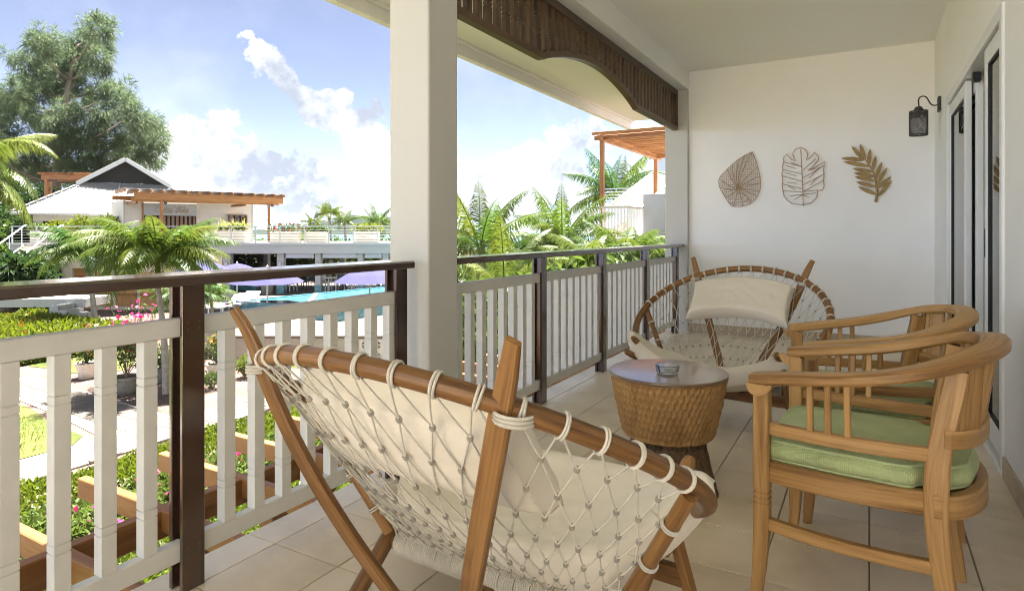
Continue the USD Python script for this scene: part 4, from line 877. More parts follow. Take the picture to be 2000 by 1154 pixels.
# hedges and beds along the path
def hedge(name, label, x0, x1, y0, y1, h, n, size, mat, seed, cat="hedge", flowers=None):
    rng = np.random.default_rng(seed); t = thing(name, label, cat, ((x0 + x1) / 2, (y0 + y1) / 2, GZ))
    q = rng.random((n, 3)); face = rng.random(n); p = np.empty((n, 3)); o = np.zeros((n, 3))
    top = face < .62; sd = rng.random(n) < .5
    p[:, 0] = np.where(top, x0 + (x1 - x0) * q[:, 0], np.where(sd, x0, x1) + rng.normal(0, .03, n)); p[:, 1] = y0 + (y1 - y0) * q[:, 1]
    hh = h * (.85 + .35 * meshkit.noise(np.column_stack([p[:, :2] * 1.8, np.full(n, seed)]))); p[:, 2] = GZ + np.where(top, hh - .07 * q[:, 2], hh * q[:, 2]); o[:, 2] = np.where(top, 1.0, .3); o[:, 0] = np.where(top, 0, np.where(sd, -.8, .8))
    mk("foliage", leaves(p, size, rng, 1.9, o), mat, t)
    st = []
    for k in range(int((y1 - y0) * 3)):
        b = np.array([rng.uniform(x0 + .05, x1 - .05), y0 + (y1 - y0) * rng.random(), GZ]); st.append(tube([b, b + [rng.normal(0, .06), rng.normal(0, .06), h * .8]], .010, 4))
    mk("stems", st, "bark", t)
    if flowers: k = rng.choice(n, n // 70, replace=False); mk("flowers", leaves(p[k] + o[k] * .03, size * .8, rng, 1.2, o[k]), flowers, t)
    return t
hedge("clipped_hedge", "clipped bright yellow-green hedge running along the paved path", -9.85, -9.0, 0.5, 16, .46, 34000, .085, "hedge_leaf", 81)
hedge("flower_bed", "bed of pale variegated bushes with small pink flowers between hedge and lawn", -8.85, -7.9, 2.0, 15, .42, 17000, .11, "variegated_leaf", 82, "flower bed", "pink_flower")
hedge("ground_cover", "low bright ground cover on the lawn side of the flower bed", -7.8, -6.3, 0.0, 15, .16, 26000, .085, "hedge_leaf", 83, "ground cover")
hedge("ground_cover", "leafy dark ground cover directly below the timber pergola", -6.1, -2.7, -1.0, 10, .22, 24000, .12, "shrub_leaf", 84, "ground cover")
hedge("flower_bed", "bed of yellow and orange crotons at the left, beyond the lawn", -30, -21.5, 5.0, 12.5, .55, 11000, .22, "hedge_leaf", 85, "flower bed", "orange_flower")
# grass tufts on the near lawns
gr = np.random.default_rng(31); n = 14000
p = np.column_stack([gr.uniform(-8.6, -2.2, n), gr.uniform(-1, 12, n), np.full(n, GZ + .012)]); p2 = np.column_stack([gr.uniform(-24, -12.8, n), gr.uniform(0, 10, n), np.full(n, GZ + .012)]); p = np.vstack([p, p2])
ks = Polygon([(-45, -12), (-12.6, -12), (-12.6, 6.1), (-15, 6.4), (-20, 6.75), (-45, 7)]).buffer(-.2)
p = np.array([q for q in p if q[0] > -9 or ks.contains(Point(q[0], q[1]))])
v, f = leaves(p, .075, gr, 5, np.tile([0, 0, 1.2], (len(p), 1))); tag(mk("grass", (v, f), "hedge_leaf"), "short grass blades growing on the lawns", "grass", kind="stuff")
# bright fountain-leaved plants on the left, pink shrub, pots
def spiky(name, label, base, n, L, mat, seed, el=.9, w=.05, cat="plant", group=None, parent=None, droop=1.6):
    rng = np.random.default_rng(seed); ps = []
    for k in range(n):
        az = rng.uniform(0, 6.28); e = el + rng.normal(0, .3); m = 6; LL = L * rng.uniform(.6, 1.1); q = np.linspace(0, 1, m); a = e - droop * q ** 1.3 * rng.uniform(.6, 1.2)
        st = np.stack([np.cos(a) * math.cos(az), np.cos(a) * math.sin(az), np.sin(a)], 1) * LL / m; c = np.asarray(base) + np.array([rng.normal(0, .04 * L), rng.normal(0, .04 * L), 0]) + np.vstack([[0, 0, 0], np.cumsum(st, 0)])[:m]
        s = np.array([-math.sin(az), math.cos(az), 0]); ww = w * L * np.array([.5, .9, 1, .85, .5, .05])[:, None]
        v = np.stack([c - s * ww, c + s * ww], 1).reshape(-1, 3); b = np.arange(m - 1) * 2; ps.append((v, np.concatenate([np.stack([b, b + 1, b + 3], 1), np.stack([b, b + 3, b + 2], 1)])))
    if parent is not None: return mk(name, ps, mat, parent)
    t = thing(name, label, cat, base, 0, group); mk("leaves", ps, mat, t); return t
for k, (px, py, L, lab) in enumerate([(18, 648, 1.3, "yellow-green fountain-leaved plant at the left edge below the handrail"), (62, 642, 1.5, "largest yellow-green fountain-leaved plant below the outdoor stairs"), (118, 672, 1.3, "yellow-green fountain-leaved plant next to the small concrete steps"), (-30, 640, 1.4, "yellow-green fountain-leaved plant cut by the left edge of the view")]):
    b = G(px, py); t = thing("fountain_plant", lab, "plant", b, 0, "fountain-leaved plants in the bed on the left")
    for q in range(16): mk("leaf", frond(b + [0, 0, .1], q * 2.399 + k, 1.2 - .065 * q, L * (.7 + .03 * q), 1.3, L * .30, 22, .25, 500 + k * 20 + q, .22), ("palm_leaf_yellow", "hedge_leaf")[q % 2], t)
bp = thing("pink_shrub", "sparse shrub covered in bright pink flowers below the handrail", "shrub", G(262, 690)); rng = np.random.default_rng(44); tips = []
for k in range(34):
    a, e = rng.uniform(0, 6.28), rng.uniform(.5, 1.4); L = rng.uniform(.8, 1.9); b0 = G(262, 690); d = np.array([math.cos(a) * math.cos(e), math.sin(a) * math.cos(e), math.sin(e)]); pp = [b0, b0 + d * L * .55 + [0, 0, .15], b0 + d * L]
    tips += [pp[2]] * 3 + [pp[1]] + [pp[1] * .4 + pp[2] * .6] * 2; mk("stem", tube(pp, .012, 4, scale=[1, .7, .4]), "bark", bp)
tips = np.array(tips); mk("foliage", leaves(tips + rng.normal(0, .12, tips.shape), .13, rng, 2.4), "shrub_leaf", bp); k = rng.choice(len(tips), 120, replace=False); mk("flowers", leaves(tips[k] + rng.normal(0, .08, (120, 3)), .15, rng, 1.1), "pink_flower", bp)
def pot_plant(label, base, r, h, potmat, plant, seed, H=.7, flowers=None):
    t = thing("potted_plant", label, "potted plant", base)
    mk("pot", lathe([(0, .02), (r * .72, 0), (r * .80, h * .45), (r * .97, h * .82), (r * 1.08, h * .86), (r * 1.08, h), (r * .95, h), (r * .93, h * .9), (0, h * .9)], 22, base), potmat, t, 35)
    mk("soil", lathe([(0, h * .91), (r * .93, h * .91)], 18, base), "soil", t)
    rng = np.random.default_rng(seed); b = np.asarray(base) + [0, 0, h * .9]; tp = []
    for k in range(9):
        a = rng.uniform(0, 6.28); e = rng.uniform(.9, 1.45); d = np.array([math.cos(a) * math.cos(e), math.sin(a) * math.cos(e), math.sin(e)]); L = H * rng.uniform(.7, 1.1); mk("stem", tube([b, b + d * L * .5 + [0, 0, .04], b + d * L], .012, 5, scale=[1, .8, .5]), "bark", t); tp += [b + d * L * q for q in (.5, .7, .85, 1, 1)]
    tp = np.array(tp); c = np.repeat(tp, 9, 0) + rng.normal(0, .09, (len(tp) * 9, 3)); mk("foliage", leaves(c, .11, rng, 2.2), plant, t)
    if flowers: c = np.repeat(tp[3::5], 4, 0) + rng.normal(0, .07, (len(tp[3::5]) * 4, 3)); mk("flowers", leaves(c, .10, rng, 1.2), flowers, t)
pot_plant("leafy plant with orange flowers in a pale pot standing on the lawn", G(170, 738), .27, .42, "pale_pot", "shrub_leaf", 1, .5, "orange_flower")
pot_plant("desert rose with coral flowers in a dark stone pot on the gravel", G(246, 768), .30, .42, "stone_pot", "shrub_leaf", 2, .95, "orange_flower")
pot_plant("plant in a dark stone pot close to the fullest palm's trunk", G(320, 744), .24, .38, "stone_pot", "shrub_leaf", 3, .5)
pot_plant("plant in a terracotta-grey bowl just right of the first railing post", G(424, 735), .28, .36, "pale_pot", "shrub_leaf", 4, .7, "orange_flower")
shrub("round_bush", "small round yellow-green bush standing on the gravel", G(478, 738), .62, .42, 900, .07, "hedge_leaf", 91, None)
shrub("round_bush", "little bush on the gravel below the terracotta-grey bowl", G(415, 760), .4, .35, 500, .07, "shrub_leaf", 92, None)

# ------------------------------------------------------------------ timber pergola under the verandah's edge
pg = thing("timber_pergola", "orange-brown timber pergola whose beams reach out just below the verandah floor", "pergola", (-2.7, 3, GZ))
for k in range(-6, 18):
    y = 1.155 + .392 * k
    mk("rafter", box((-3.30, y, -.195), (-1.935, y + .045, -.100), .004), "orange_timber", pg)
mk("beam", box((-2.66, -1.6, -.225), (-2.61, 8.2, -.104), .004), "orange_timber", pg)
mk("ledger", box((-1.975, -1.6, -.235), (-1.936, 8.2, -.092), .004), "orange_timber", pg)
for y in (-1.2, 2.1, 5.4): 
    mk("post", box((-2.69, y, GZ), (-2.59, y + .1, -.225), .004), "orange_timber", pg)
    for s in (-1, 1): mk("brace", bar((-2.64, y + .05, -.75), (-2.64, y + .05 + s * .45, -.27), .07, .05, (1, 0, 0)), "orange_timber", pg)

# ------------------------------------------------------------------ retaining wall, deck and pool
DK = -2.0
dk = sheet("pool_deck", [W(*p)[:2] for p in [(-8.7, 18.62, 0), (8, 18.62, 0), (8, 50, 0), (-34, 50, 0), (-34, 31.0, 0), (-13.5, 31.0, 0), (-13.0, 24.5, 0)]], DK, "pool_deck")
rw = thing("retaining_wall", "pale concrete retaining wall in front of the pool terrace", "wall", W(-2, 18.5, GZ))
for k in range(8): mk("wall_panel", rbox(-8.7 + 2.05 * k + .006, -8.7 + 2.05 * (k + 1) - .006, 18.3, 18.62, GZ, DK - .03), "concrete", rw)
mk("coping", rbox(-8.75, 7.75, 18.24, 18.66, DK - .03, DK + .05, .01), "paving", rw)
mk("side_wall", prism([(0, 0), (.3, 0), (.3, .8), (0, .8)], 7.4, np.stack([unit(W(1, 0, 0)), [0, 0, 1], unit(W(-4.6, 5.9, 0))], 1), W(-8.75, 18.66, GZ)), "concrete", rw)
for k in range(4):
    r0 = rr(702, 18.25) + .36 * k
    for q in range(2):
        c = W(r0 + .17, 18.23, GZ + .24 + q * .34); B = np.stack([CR, [0, 0, 1], -CF], 1)
        ringp = Point(0, 0).buffer(.15, 12).difference(Point(0, 0).buffer(.105, 12)).union(Polygon([(-.02, -.15), (.02, -.15), (.02, .15), (-.02, .15)])).union(Polygon([(-.15, -.02), (.15, -.02), (.15, .02), (-.15, .02)])).union(Polygon([(-.17, -.17), (.17, -.17), (.17, .17), (-.17, .17)]).difference(Point(0, 0).buffer(.145, 12)))
        mk("breeze_block", prism(ringp, .06, B, c + CF * .06), "pale_pot", rw)
PW = -1.6
pc = [G(475, 588, PW), G(756, 561, PW), G(905, 572, PW), G(660, 604, PW)]; pool2 = np.array([q[:2] for q in pc]); PP = Polygon(pool2)
pl = thing("swimming_pool", "raised swimming pool with turquoise water and blue mosaic sides", "pool", (*pool2.mean(0), DK))
rim = PP.buffer(.18, join_style=2)
mk("side", prism(rim.difference(PP), PW - DK + .03, np.eye(3), (0, 0, DK)), "mosaic", pl)
vv, ff = trimesh.creation.triangulate_polygon(PP, engine="earcut"); vv = np.column_stack([vv, np.full(len(vv), PW)]); ff = np.array(ff)
if np.cross(vv[ff[0, 1]] - vv[ff[0, 0]], vv[ff[0, 2]] - vv[ff[0, 0]])[2] < 0: ff = ff[:, ::-1]
mk("water", (vv, ff), "pool_water", pl)
m0, m1 = pc[0] * .55 + pc[1] * .45, pc[0] * .3 + pc[3] * .7; mk("divider", bar(m0 + [0, 0, .02], m1 + [0, 0, .02], .22, .06, (0, 0, 1)), "paving", pl)

# ------------------------------------------------------------------ the bar building with its roof terrace
TZ, TD = .54, 31.0
bar_b = thing("bar_building", "low white pool bar building with square columns under a broad flat roof terrace", "building", W(rr(420, TD), TD, DK))
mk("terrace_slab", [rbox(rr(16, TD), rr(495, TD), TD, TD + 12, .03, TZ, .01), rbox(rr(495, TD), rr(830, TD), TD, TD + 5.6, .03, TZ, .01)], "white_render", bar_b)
mk("slab_lip", rbox(rr(14, TD), rr(832, TD), TD - .06, TD + .10, TZ - .10, TZ + .03, .008), "white_paint", bar_b)
mk("ceiling_recess", rbox(rr(446, TD), rr(830, TD), TD + .7, TD + 5, -.02, .03), "dark_room", bar_b)
for a, b in ((430, 445), (537, 550), (612, 623), (696, 706), (745, 756), (800, 812)):
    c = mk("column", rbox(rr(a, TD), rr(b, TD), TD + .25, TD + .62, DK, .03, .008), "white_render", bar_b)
    mk("plinth", rbox(rr(a, TD) - .02, rr(b, TD) + .02, TD + .23, TD + .64, DK, DK + .42), "mosaic", c)
    mk("wall_light", rbox(rr(a, TD) + .10, rr(b, TD) - .10, TD + .16, TD + .25, -.62, -.38, .02), "grey_metal", c)
for a, b in ((551, 611), (624, 695), (707, 744)):
    mk("roller_blind", rbox(rr(a, TD) + .05, rr(b, TD) - .05, TD + .34, TD + .50, -.22, .02, .01), "grey_metal", bar_b)
mk("counter", rbox(rr(446, TD + 2.4), rr(505, TD + 2.4), TD + 2.0, TD + 2.5, DK + .35, DK + 1.1), "door_timber", bar_b)
mk("counter_plinth", rbox(rr(446, TD + 2.4), rr(505, TD + 2.4), TD + 2.03, TD + 2.5, DK, DK + .35), "mosaic", bar_b)
mk("rear_post", rbox(rr(520, TD + 5), rr(528, TD + 5), TD + 4.6, TD + 5, DK, .03), "white_render", bar_b)
mk("rear_post", rbox(rr(668, TD + 5), rr(676, TD + 5), TD + 4.6, TD + 5, DK, .03), "white_render", bar_b)
mk("wall", [rbox(rr(118, TD), rr(135, TD), TD + .2, TD + .5, DK - .8, .03), rbox(rr(172, TD), rr(430, TD), TD + .2, TD + .5, DK - .8, .03), rbox(rr(135, TD), rr(172, TD), TD + .2, TD + .5, -.72, .03)], "cream_render", bar_b)
d0 = mk("door", rbox(rr(136, TD), rr(171, TD), TD + .36, TD + .42, DK - .8, -.72), "door_timber", bar_b)
for k in range(7): mk("slat", rbox(rr(137, TD), rr(170, TD), TD + .34, TD + .36, -2.55 + .26 * k, -2.35 + .26 * k), "orange_timber", d0)
for a, b in ((182, 215), (222, 262), (270, 305)):
    w_ = mk("timber_screen", rbox(rr(a, TD), rr(b, TD), TD + .14, TD + .2, DK - .6, -.9), "door_timber", bar_b)
# terrace railing
tr = thing("terrace_railing", "thin metal wire railing along the front of the roof terrace", "railing", W(rr(420, TD), TD, TZ))
mk("top_rail", bar(W(rr(18, TD), TD + .12, TZ + .84), W(rr(826, TD), TD + .12, TZ + .84), .05, .04, (0, 0, 1)), "grey_metal", tr)
for k in range(5): mk("wire", tube([W(rr(18, TD), TD + .12, TZ + .12 + .14 * k), W(rr(826, TD), TD + .12, TZ + .12 + .14 * k)], .005, 4), "grey_metal", tr)
for k in range(17): mk("post", rbox(rr(20, TD) + 1.22 * k - .022, rr(20, TD) + 1.22 * k + .022, TD + .09, TD + .15, TZ, TZ + .82), "grey_metal", tr)
# outdoor stairs
st = thing("outdoor_stairs", "white outdoor stairs coming down from the roof terrace at the left", "stairs", W(rr(90, 29), 29, GZ))
n = 15; za, zb, da, db = TZ, -1.66, TD, 27.2
for k in range(n):
    z = za - (za - zb) * (k + 1) / n; d = da - (da - db) * k / n
    s_ = mk("step", rbox(rr(52, TD), rr(118, TD), d - (da - db) / n, d, z - .16, z - .03), "white_paint", st); mk("tread", rbox(rr(52, TD), rr(118, TD), d - (da - db) / n - .02, d - .003, z - .03, z), "cream_render", s_)
mk("landing", rbox(rr(52, TD), rr(195, 26.5), 25.6, 27.2, zb - .35, zb), "white_render", st)
mk("stringer", [prism([(0, 0), (3.8, -2.2), (3.8, -2.5), (0, -.3)], .12, np.stack([-CF, [0, 0, 1], CR], 1), W(x, TD, TZ)) for x in (rr(52, TD) - .13, rr(118, TD))], "white_render", st)
for k in range(5):
    r0 = rr(145, 26) + .34 * k; mk("step", rbox(r0, r0 + .34, 24.6, 25.6, GZ + .25, zb - .17 * (k + 1)), "white_render", st)
mk("pier", rbox(rr(52, TD) + .2, rr(52, TD) + .5, 26, 26.4, GZ, zb - .35), "white_render", st)
for x in (rr(52, TD) - .06, rr(118, TD) + .06):
    mk("handrail", tube([W(x, TD + .1, TZ + .9), W(x, TD - .05, TZ + .88), W(x, 27.2, zb + .9)], .035, 6), "aluminium_white", st)
    for k in range(5): q = (k + .3) / 5; mk("baluster_post", tube([W(x, TD - 3.8 * q, TZ - 2.2 * q - .1), W(x, TD - 3.8 * q, TZ - 2.2 * q + .88)], .02, 5), "aluminium_white", st)
for k in range(4): mk("rail_post", tube([W(rr(125, 26) + .75 * k, 25.7, zb), W(rr(125, 26) + .75 * k, 25.7, zb + .9)], .018, 5), "grey_metal", st)
# planters with their plants
for k, (a, b, D, mat, lab, h) in enumerate([(418, 478, 31.7, "spider_leaf", "boarded planter of arching yellow spider plants on the terrace", .62), (527, 582, 31.9, None, "boarded planter of red flowering plants on the terrace", .60), (596, 637, 32.4, None, "weathered planter with a low green plant behind the wire railing", .58), (690, 737, 31.9, "x", "planter with yellow shrub at the column end of the terrace", .60), (58, 78, 32.2, None, "small beige planter at the head of the outdoor stairs, left one", .62), (80, 101, 33.0, None, "beige planter box behind the stairs' head, right one", .50)]):
    t = thing("terrace_planter", lab, "planter", W(rr((a + b) / 2, D), D, TZ), 0, "planters on the roof terrace")
    for q in range(4): mk("board", rbox(rr(a, D), rr(b, D), D, D + .6, TZ + h / 4 * q + .012, TZ + h / 4 * (q + 1) - (.0 if q == 3 else .004), .006), "planter_board", t)
    c = W(rr((a + b) / 2, D), D + .3, TZ + h); rng = np.random.default_rng(300 + k); wd = (rr(b, D) - rr(a, D)) / 2
    mk("soil", rbox(rr(a, D) + .04, rr(b, D) - .04, D + .04, D + .56, TZ + h, TZ + h + .01), "soil", t)
    if mat == "spider_leaf":
        for q in range(5): spiky("leaves", "", c + CR * (wd * (q - 2) / 2.6) + [0, 0, .0], 60, .85, "spider_leaf", 310 + q, 1.0, .030, parent=t)
    else:
        pp = []; oo = []
        for q in range(6): x, o = blob(c + CR * wd * (q - 2.5) / 2.8 + [0, 0, .13], (.3, .3, .24 if k != 2 else .14), 90, rng); pp.append(x); oo.append(o)
        pp, oo = np.vstack(pp), np.vstack(oo); mk("leaves", leaves(pp, .15, rng, 2, oo), ("shrub_leaf", "hedge_leaf")[mat == "x"], t)
        if k == 1: kk = rng.choice(len(pp), 60, replace=False); mk("flowers", leaves(pp[kk] + oo[kk] * .1 + [0, 0, .06], .12, rng, 1.1), "red_flower", t)
# small palms behind the terrace's right half
for k, (px, py, D, L, m, lab) in enumerate([(612, 415, 44, 1.6, "palm_leaf_yellow", "yellow palm head showing over the terrace, left of three"), (643, 408, 40, 1.7, "palm_leaf_yellow", "upright yellow-green palm behind the weathered planter"), (673, 412, 46, 1.8, "palm_leaf", "dark green palm head before the blue hills"), (738, 415, 36, 2.0, "palm_leaf", "palm behind the terrace end next to the column"), (462, 425, 42, 2.2, "palm_leaf_deep", "palm behind the terrace between pavilion and pergola post"), (560, 440, 48, 1.8, "palm_leaf_deep", "low palm head behind the red flowers")]):
    palm("small_palm", lab, W(rr(px, D), D, DK), P(px, py + 20, D), L * .68, 12, 140 + k, m, None, "coconut" if k != 1 else "manila", .1, None, "palms behind the roof terrace")
t = thing("tropical_hedge", "dense tropical greenery seen through the open bar between its columns", "hedge", W(rr(600, 41), 41, DK)); rng = np.random.default_rng(77); pp, oo = [], []
for k in range(22): x, o = blob(W(rr(425 + 18 * k, 41), 40.5 + rng.random() * 1.5, DK + 1.3 + rng.normal(0, .2)), (.85, .85, 1.4), 620, rng); pp.append(x); oo.append(o)
mk("foliage", leaves(np.vstack(pp), .34, rng, 2.6, np.vstack(oo)), "palm_leaf_yellow", t)

# ------------------------------------------------------------------ pavilion with the sign, and its pergola
A0, A1 = W(rr(243, 32), 32, TZ), W(rr(492, 36.7), 36.7, TZ); ax = unit(A1 - A0); nx = np.array([ax[1], -ax[0], 0]); LB = np.linalg.norm(A1 - A0)
if nx @ CF > 0: nx = -nx
SB = np.stack([ax, [0, 0, 1], np.cross(ax, [0, 0, 1])], 1)
def sbox(a, b, z0, z1, o0, o1, ch=0.0):                             # along the wall, height above the terrace, out of the wall
    return box((a, min(o0, o1), z0), (b, max(o0, o1), z1), ch, np.stack([ax, nx * -1, [0, 0, 1]], 1) * [1, -1, 1] if False else np.stack([ax, nx, [0, 0, 1]], 1), A0)
pv = thing("pavilion", "boarded cream pavilion carrying the cursive sign on the roof terrace", "building", A0 + ax * LB / 2)
mk("core", sbox(.0, LB, 0, 2.18, -2.6, -.03), "board_cream", pv)
for k in range(15): mk("clapboard", sbox(-.02, LB + .02, .145 * k, .145 * k + .140, -.03, .0 + .004 * (k % 2)), "board_cream", pv)
for a in (-.05, LB): mk("corner_trim", sbox(a, a + .06, 0, 2.19, -.04, .02), "white_paint", pv)
def al(px):                                                          # where a column of the photograph meets the wall
    d = pdir(px, 454); d = np.array([d[0], d[1]]); M = np.column_stack([d, -ax[:2]]); return np.linalg.solve(M, A0[:2])[1]
s0, s1 = al(281), al(383)
hatch = mk("serving_hatch", sbox(s0, s1, .72, 1.44, .006, .03), "dark_void", pv)
for k in range(12): mk("slat", sbox(s0 + (s1 - s0) * k / 12 + .04, s0 + (s1 - s0) * (k + .55) / 12 + .04, .74, 1.42, .03, .06), "brown_slat", hatch)
mk("hatch_counter", sbox(s0 - .2, s1 + .2, .66, .72, .0, .35), "door_timber", pv)
sg = thing("sign", "white signboard with taupe cursive lettering reading Ocean Vibes", "sign", A0 + ax * (s0 + s1) / 2 + [0, 0, 1.5])
mk("board", sbox(s0 - .02, s1 + .02, 1.50, 2.10, .012, .05, .004), "white_paint", sg)
mk("post_strip", sbox(s0 - .10, s0 - .03, 0, 2.15, .012, .06), "orange_timber", sg)
GLY = {"O": ([(.55, .95), (.25, .85), (.05, .45), (.15, .08), (.42, .02), (.66, .30), (.66, .70), (.48, .95), (.36, .86), (.52, .74), (.80, .82)], .80),
       "c": ([(.36, .44), (.22, .52), (.04, .26), (.14, .02), (.30, .04), (.46, .18)], .42), "e": ([(.02, .18), (.26, .26), (.34, .42), (.22, .54), (.06, .30), (.14, .02), (.30, .04), (.44, .16)], .42),
       "a": ([(.36, .46), (.20, .52), (.02, .24), (.12, .02), (.28, .14), (.38, .50), (.34, .10), (.42, .02), (.54, .14)], .50), "n": ([(.02, .50), (.08, .02), (.10, .30), (.26, .52), (.34, .40), (.30, .06), (.40, .02), (.52, .16)], .50),
       "V": ([(.02, .78), (.16, .96), (.26, .80), (.24, .02), (.30, .02), (.52, .70), (.72, .96), (.84, .90)], .70), "i": ([(.02, .18), (.14, .52), (.10, .08), (.18, .02), (.30, .16)], .28),
       "b": ([(.02, .18), (.26, .96), (.16, .98), (.08, .10), (.20, .02), (.34, .20), (.30, .44), (.18, .40), (.46, .44)], .44), "s": ([(.02, .14), (.20, .52), (.22, .40), (.30, .14), (.18, .02), (.04, .08)], .40)}
cxp, th_ = s0 + (s1 - s0) * .20, .34
for wd_ in ("Ocean", "Vibes"):
    for chh in wd_:
        pts, adv = GLY[chh]; q = spline(np.array([(x + .18 * y, y) for x, y in pts]), 34)
        p3 = A0 + np.outer(cxp + q[:, 0] * th_, ax) + np.outer(1.60 + q[:, 1] * th_ * 1.12, [0, 0, 1]) + nx * .062
        pc_ = [sweep(p3, circle(.024, 6, .012), nx)]
        if chh == "i": pc_.append(trimesh.creation.icosphere(1, .022).apply_translation(A0 + ax * (cxp + .30 * th_) + [0, 0, 1.60 + .74 * th_] + nx * .06))
        mk("letter", pc_, "letter_taupe", sg, True); cxp += adv * th_ * .93
    cxp += .12
sh0, sh1 = al(445), al(478); sf = thing("wall_shelf", "small open shelf with pots fixed to the pavilion's boards", "shelf", A0 + ax * sh0)
for k in range(4): mk("upright", sbox(sh0 + (sh1 - sh0) * k / 3, sh0 + (sh1 - sh0) * k / 3 + .05, .72, 1.55, .02, .26), "brown_slat", sf)
for z in (.72, 1.12, 1.52): mk("shelf", sbox(sh0, sh1 + .05, z, z + .04, .02, .26), "brown_slat", sf)
for k in range(6):
    c = A0 + ax * (sh0 + (sh1 - sh0) * (k % 3 + .55) / 3) + nx * .14 + [0, 0, (.76, 1.16)[k // 3]]; q = thing("shelf_pot", ("pale", "dark", "golden")[k % 3] + " little pot on the " + ("lower", "upper")[k // 3] + " board of the pavilion's wall shelf", "pot", c, 0, "pots on the pavilion shelf"); mk("body", lathe([(0, 0), (.08, 0), (.12, .12), (.07, .22), (.08, .24), (0, .24)], 10, c), ("pale_pot", "stone_pot", "gold_leaf")[k % 3], q, 35)
# pergola in front of it
E0, E1 = W(rr(262, 30.2), 30.2, 0), W(rr(553, 35), 35, 0); ex = unit(E1 - E0); en = np.array([ex[1], -ex[0], 0]); en = en if en @ CF > 0 else -en; EL = np.linalg.norm(E1 - E0)
EB = np.stack([ex, en, [0, 0, 1]], 1)
pe = thing("terrace_pergola", "orange timber pergola shading the front of the sign pavilion", "pergola", E0 + ex * EL / 2 + [0, 0, TZ])
mk("front_beam", box((0, 0, 2.68), (EL, .07, 3.04), .01, EB, E0), "pergola_timber", pe)
mk("front_beam", box((-.1, .10, 2.60), (EL - .2, .16, 2.80), .01, EB, E0), "pergola_timber", pe)
mk("wall_beam", box((-.6, 2.0, 2.72), (EL - 1.0, 2.08, 2.94), .01, EB, E0), "pergola_timber", pe)
for k in range(15): mk("rafter", box((-.45 + (EL + .4) * k / 14, -.28, 3.043), (-.39 + (EL + .4) * k / 14, 2.4, 3.20), .008, EB, E0), "pergola_timber", pe)
mk("roof_sheet", box((-.5, -.15, 3.203), (EL, 2.5, 3.215), 0, EB, E0), "wire", pe)
for a in (EL * .155, EL * .885):
    p_ = mk("post", box((a, .0, TZ), (a + .13, .13, 2.68), .01, EB, E0), "pergola_timber", pe); mk("spotlight", box((a + .16, -.05, 2.50), (a + .30, .06, 2.60), .01, EB, E0), "dark_metal", p_)
mk("cross_beam", box((.1, .2, 2.50), (.2, 2.6, 2.66), .01, EB, E0), "pergola_timber", pe); mk("cross_beam", box((EL * .72, .2, 2.52), (EL * .72 + .1, 2.6, 2.66), .01, EB, E0), "pergola_timber", pe)

# ------------------------------------------------------------------ the white-roofed house
hd = unit(pdir(245, 454) * [1, 1, 0]); hl = np.array([hd[1], -hd[0], 0]); hl = hl if hl @ CR > 0 else -hl; HB = np.stack([hl, hd, [0, 0, 1]], 1)
cosv = hd @ CF; rho = lambda D: D / cosv
hz = thing("roofed_house", "house with white corrugated hipped roof and dark gable behind the terrace", "building", hd * rho(42) + [0, 0, TZ])
def corr(p00, p10, p01, p11, n=60, m=2, amp=.022, period=.24):
    """A corrugated sheet between its eave (p00-p10) and its upper edge (p01-p11)."""
    p00, p10, p01, p11 = (np.asarray(p, float) for p in (p00, p10, p01, p11)); up = unit(np.cross(p10 - p00, (p01 + p11) / 2 - (p00 + p10) / 2)); up = up if up[2] > 0 else -up
    ex_ = unit(p10 - p00); L = np.linalg.norm(p10 - p00); k = int(L / period * 6); s = np.linspace(0, 1, k + 1); V = []
    for tq in np.linspace(0, 1, m):
        a, b = p00 * (1 - tq) + p01 * tq, p10 * (1 - tq) + p11 * tq; x0 = (a - p00) @ ex_; x1 = (b - p00) @ ex_; xs_ = np.linspace(x0, x1, k + 1)
        V.append(a + np.outer(s, b - a) + np.outer(amp * np.sin(xs_ * 2 * np.pi / period), up))
    V = np.concatenate(V); i, j = np.meshgrid(np.arange(m - 1), np.arange(k), indexing="ij"); M = k + 1
    return V, np.stack([i * M + j, i * M + j + 1, (i + 1) * M + j + 1, (i + 1) * M + j], -1).reshape(-1, 4)
def H(l, d, z): return HB @ np.array([l, d, z])
re_, rg, rb_ = rho(38), rho(41), rho(50)
ze, zg, zp = 2.25, 4.30, 5.80
Lw, Gw = 5.5, 2.25
mk("roof", [corr(H(-Lw, re_, ze), H(Lw, re_, ze), H(-Gw, rg, zg), H(Gw, rg, zg), m=14), corr(H(-Lw, re_, ze), H(-Lw, rb_ + 2, ze), H(-Gw, rg, zg), H(-Gw, rb_, zg)), corr(H(Lw, re_, ze), H(Lw, rb_ + 2, ze), H(Gw, rg, zg), H(Gw, rb_, zg)),
            corr(H(-Gw - .2, rg - .5, zg - .1), H(-Gw - .2, rb_, zg - .1), H(0, rg - .5, zp), H(0, rb_, zp)), corr(H(Gw + .2, rg - .5, zg - .1), H(Gw + .2, rb_, zg - .1), H(0, rg - .5, zp), H(0, rb_, zp))], "corrugated_white", hz, 40)
mk("gable", prism([(-Gw, zg + .02), (Gw, zg + .02), (0, zp - .15)], .05, np.stack([hl, [0, 0, 1], -hd], 1), H(0, rg + .2, 0)), "dark_void", hz)
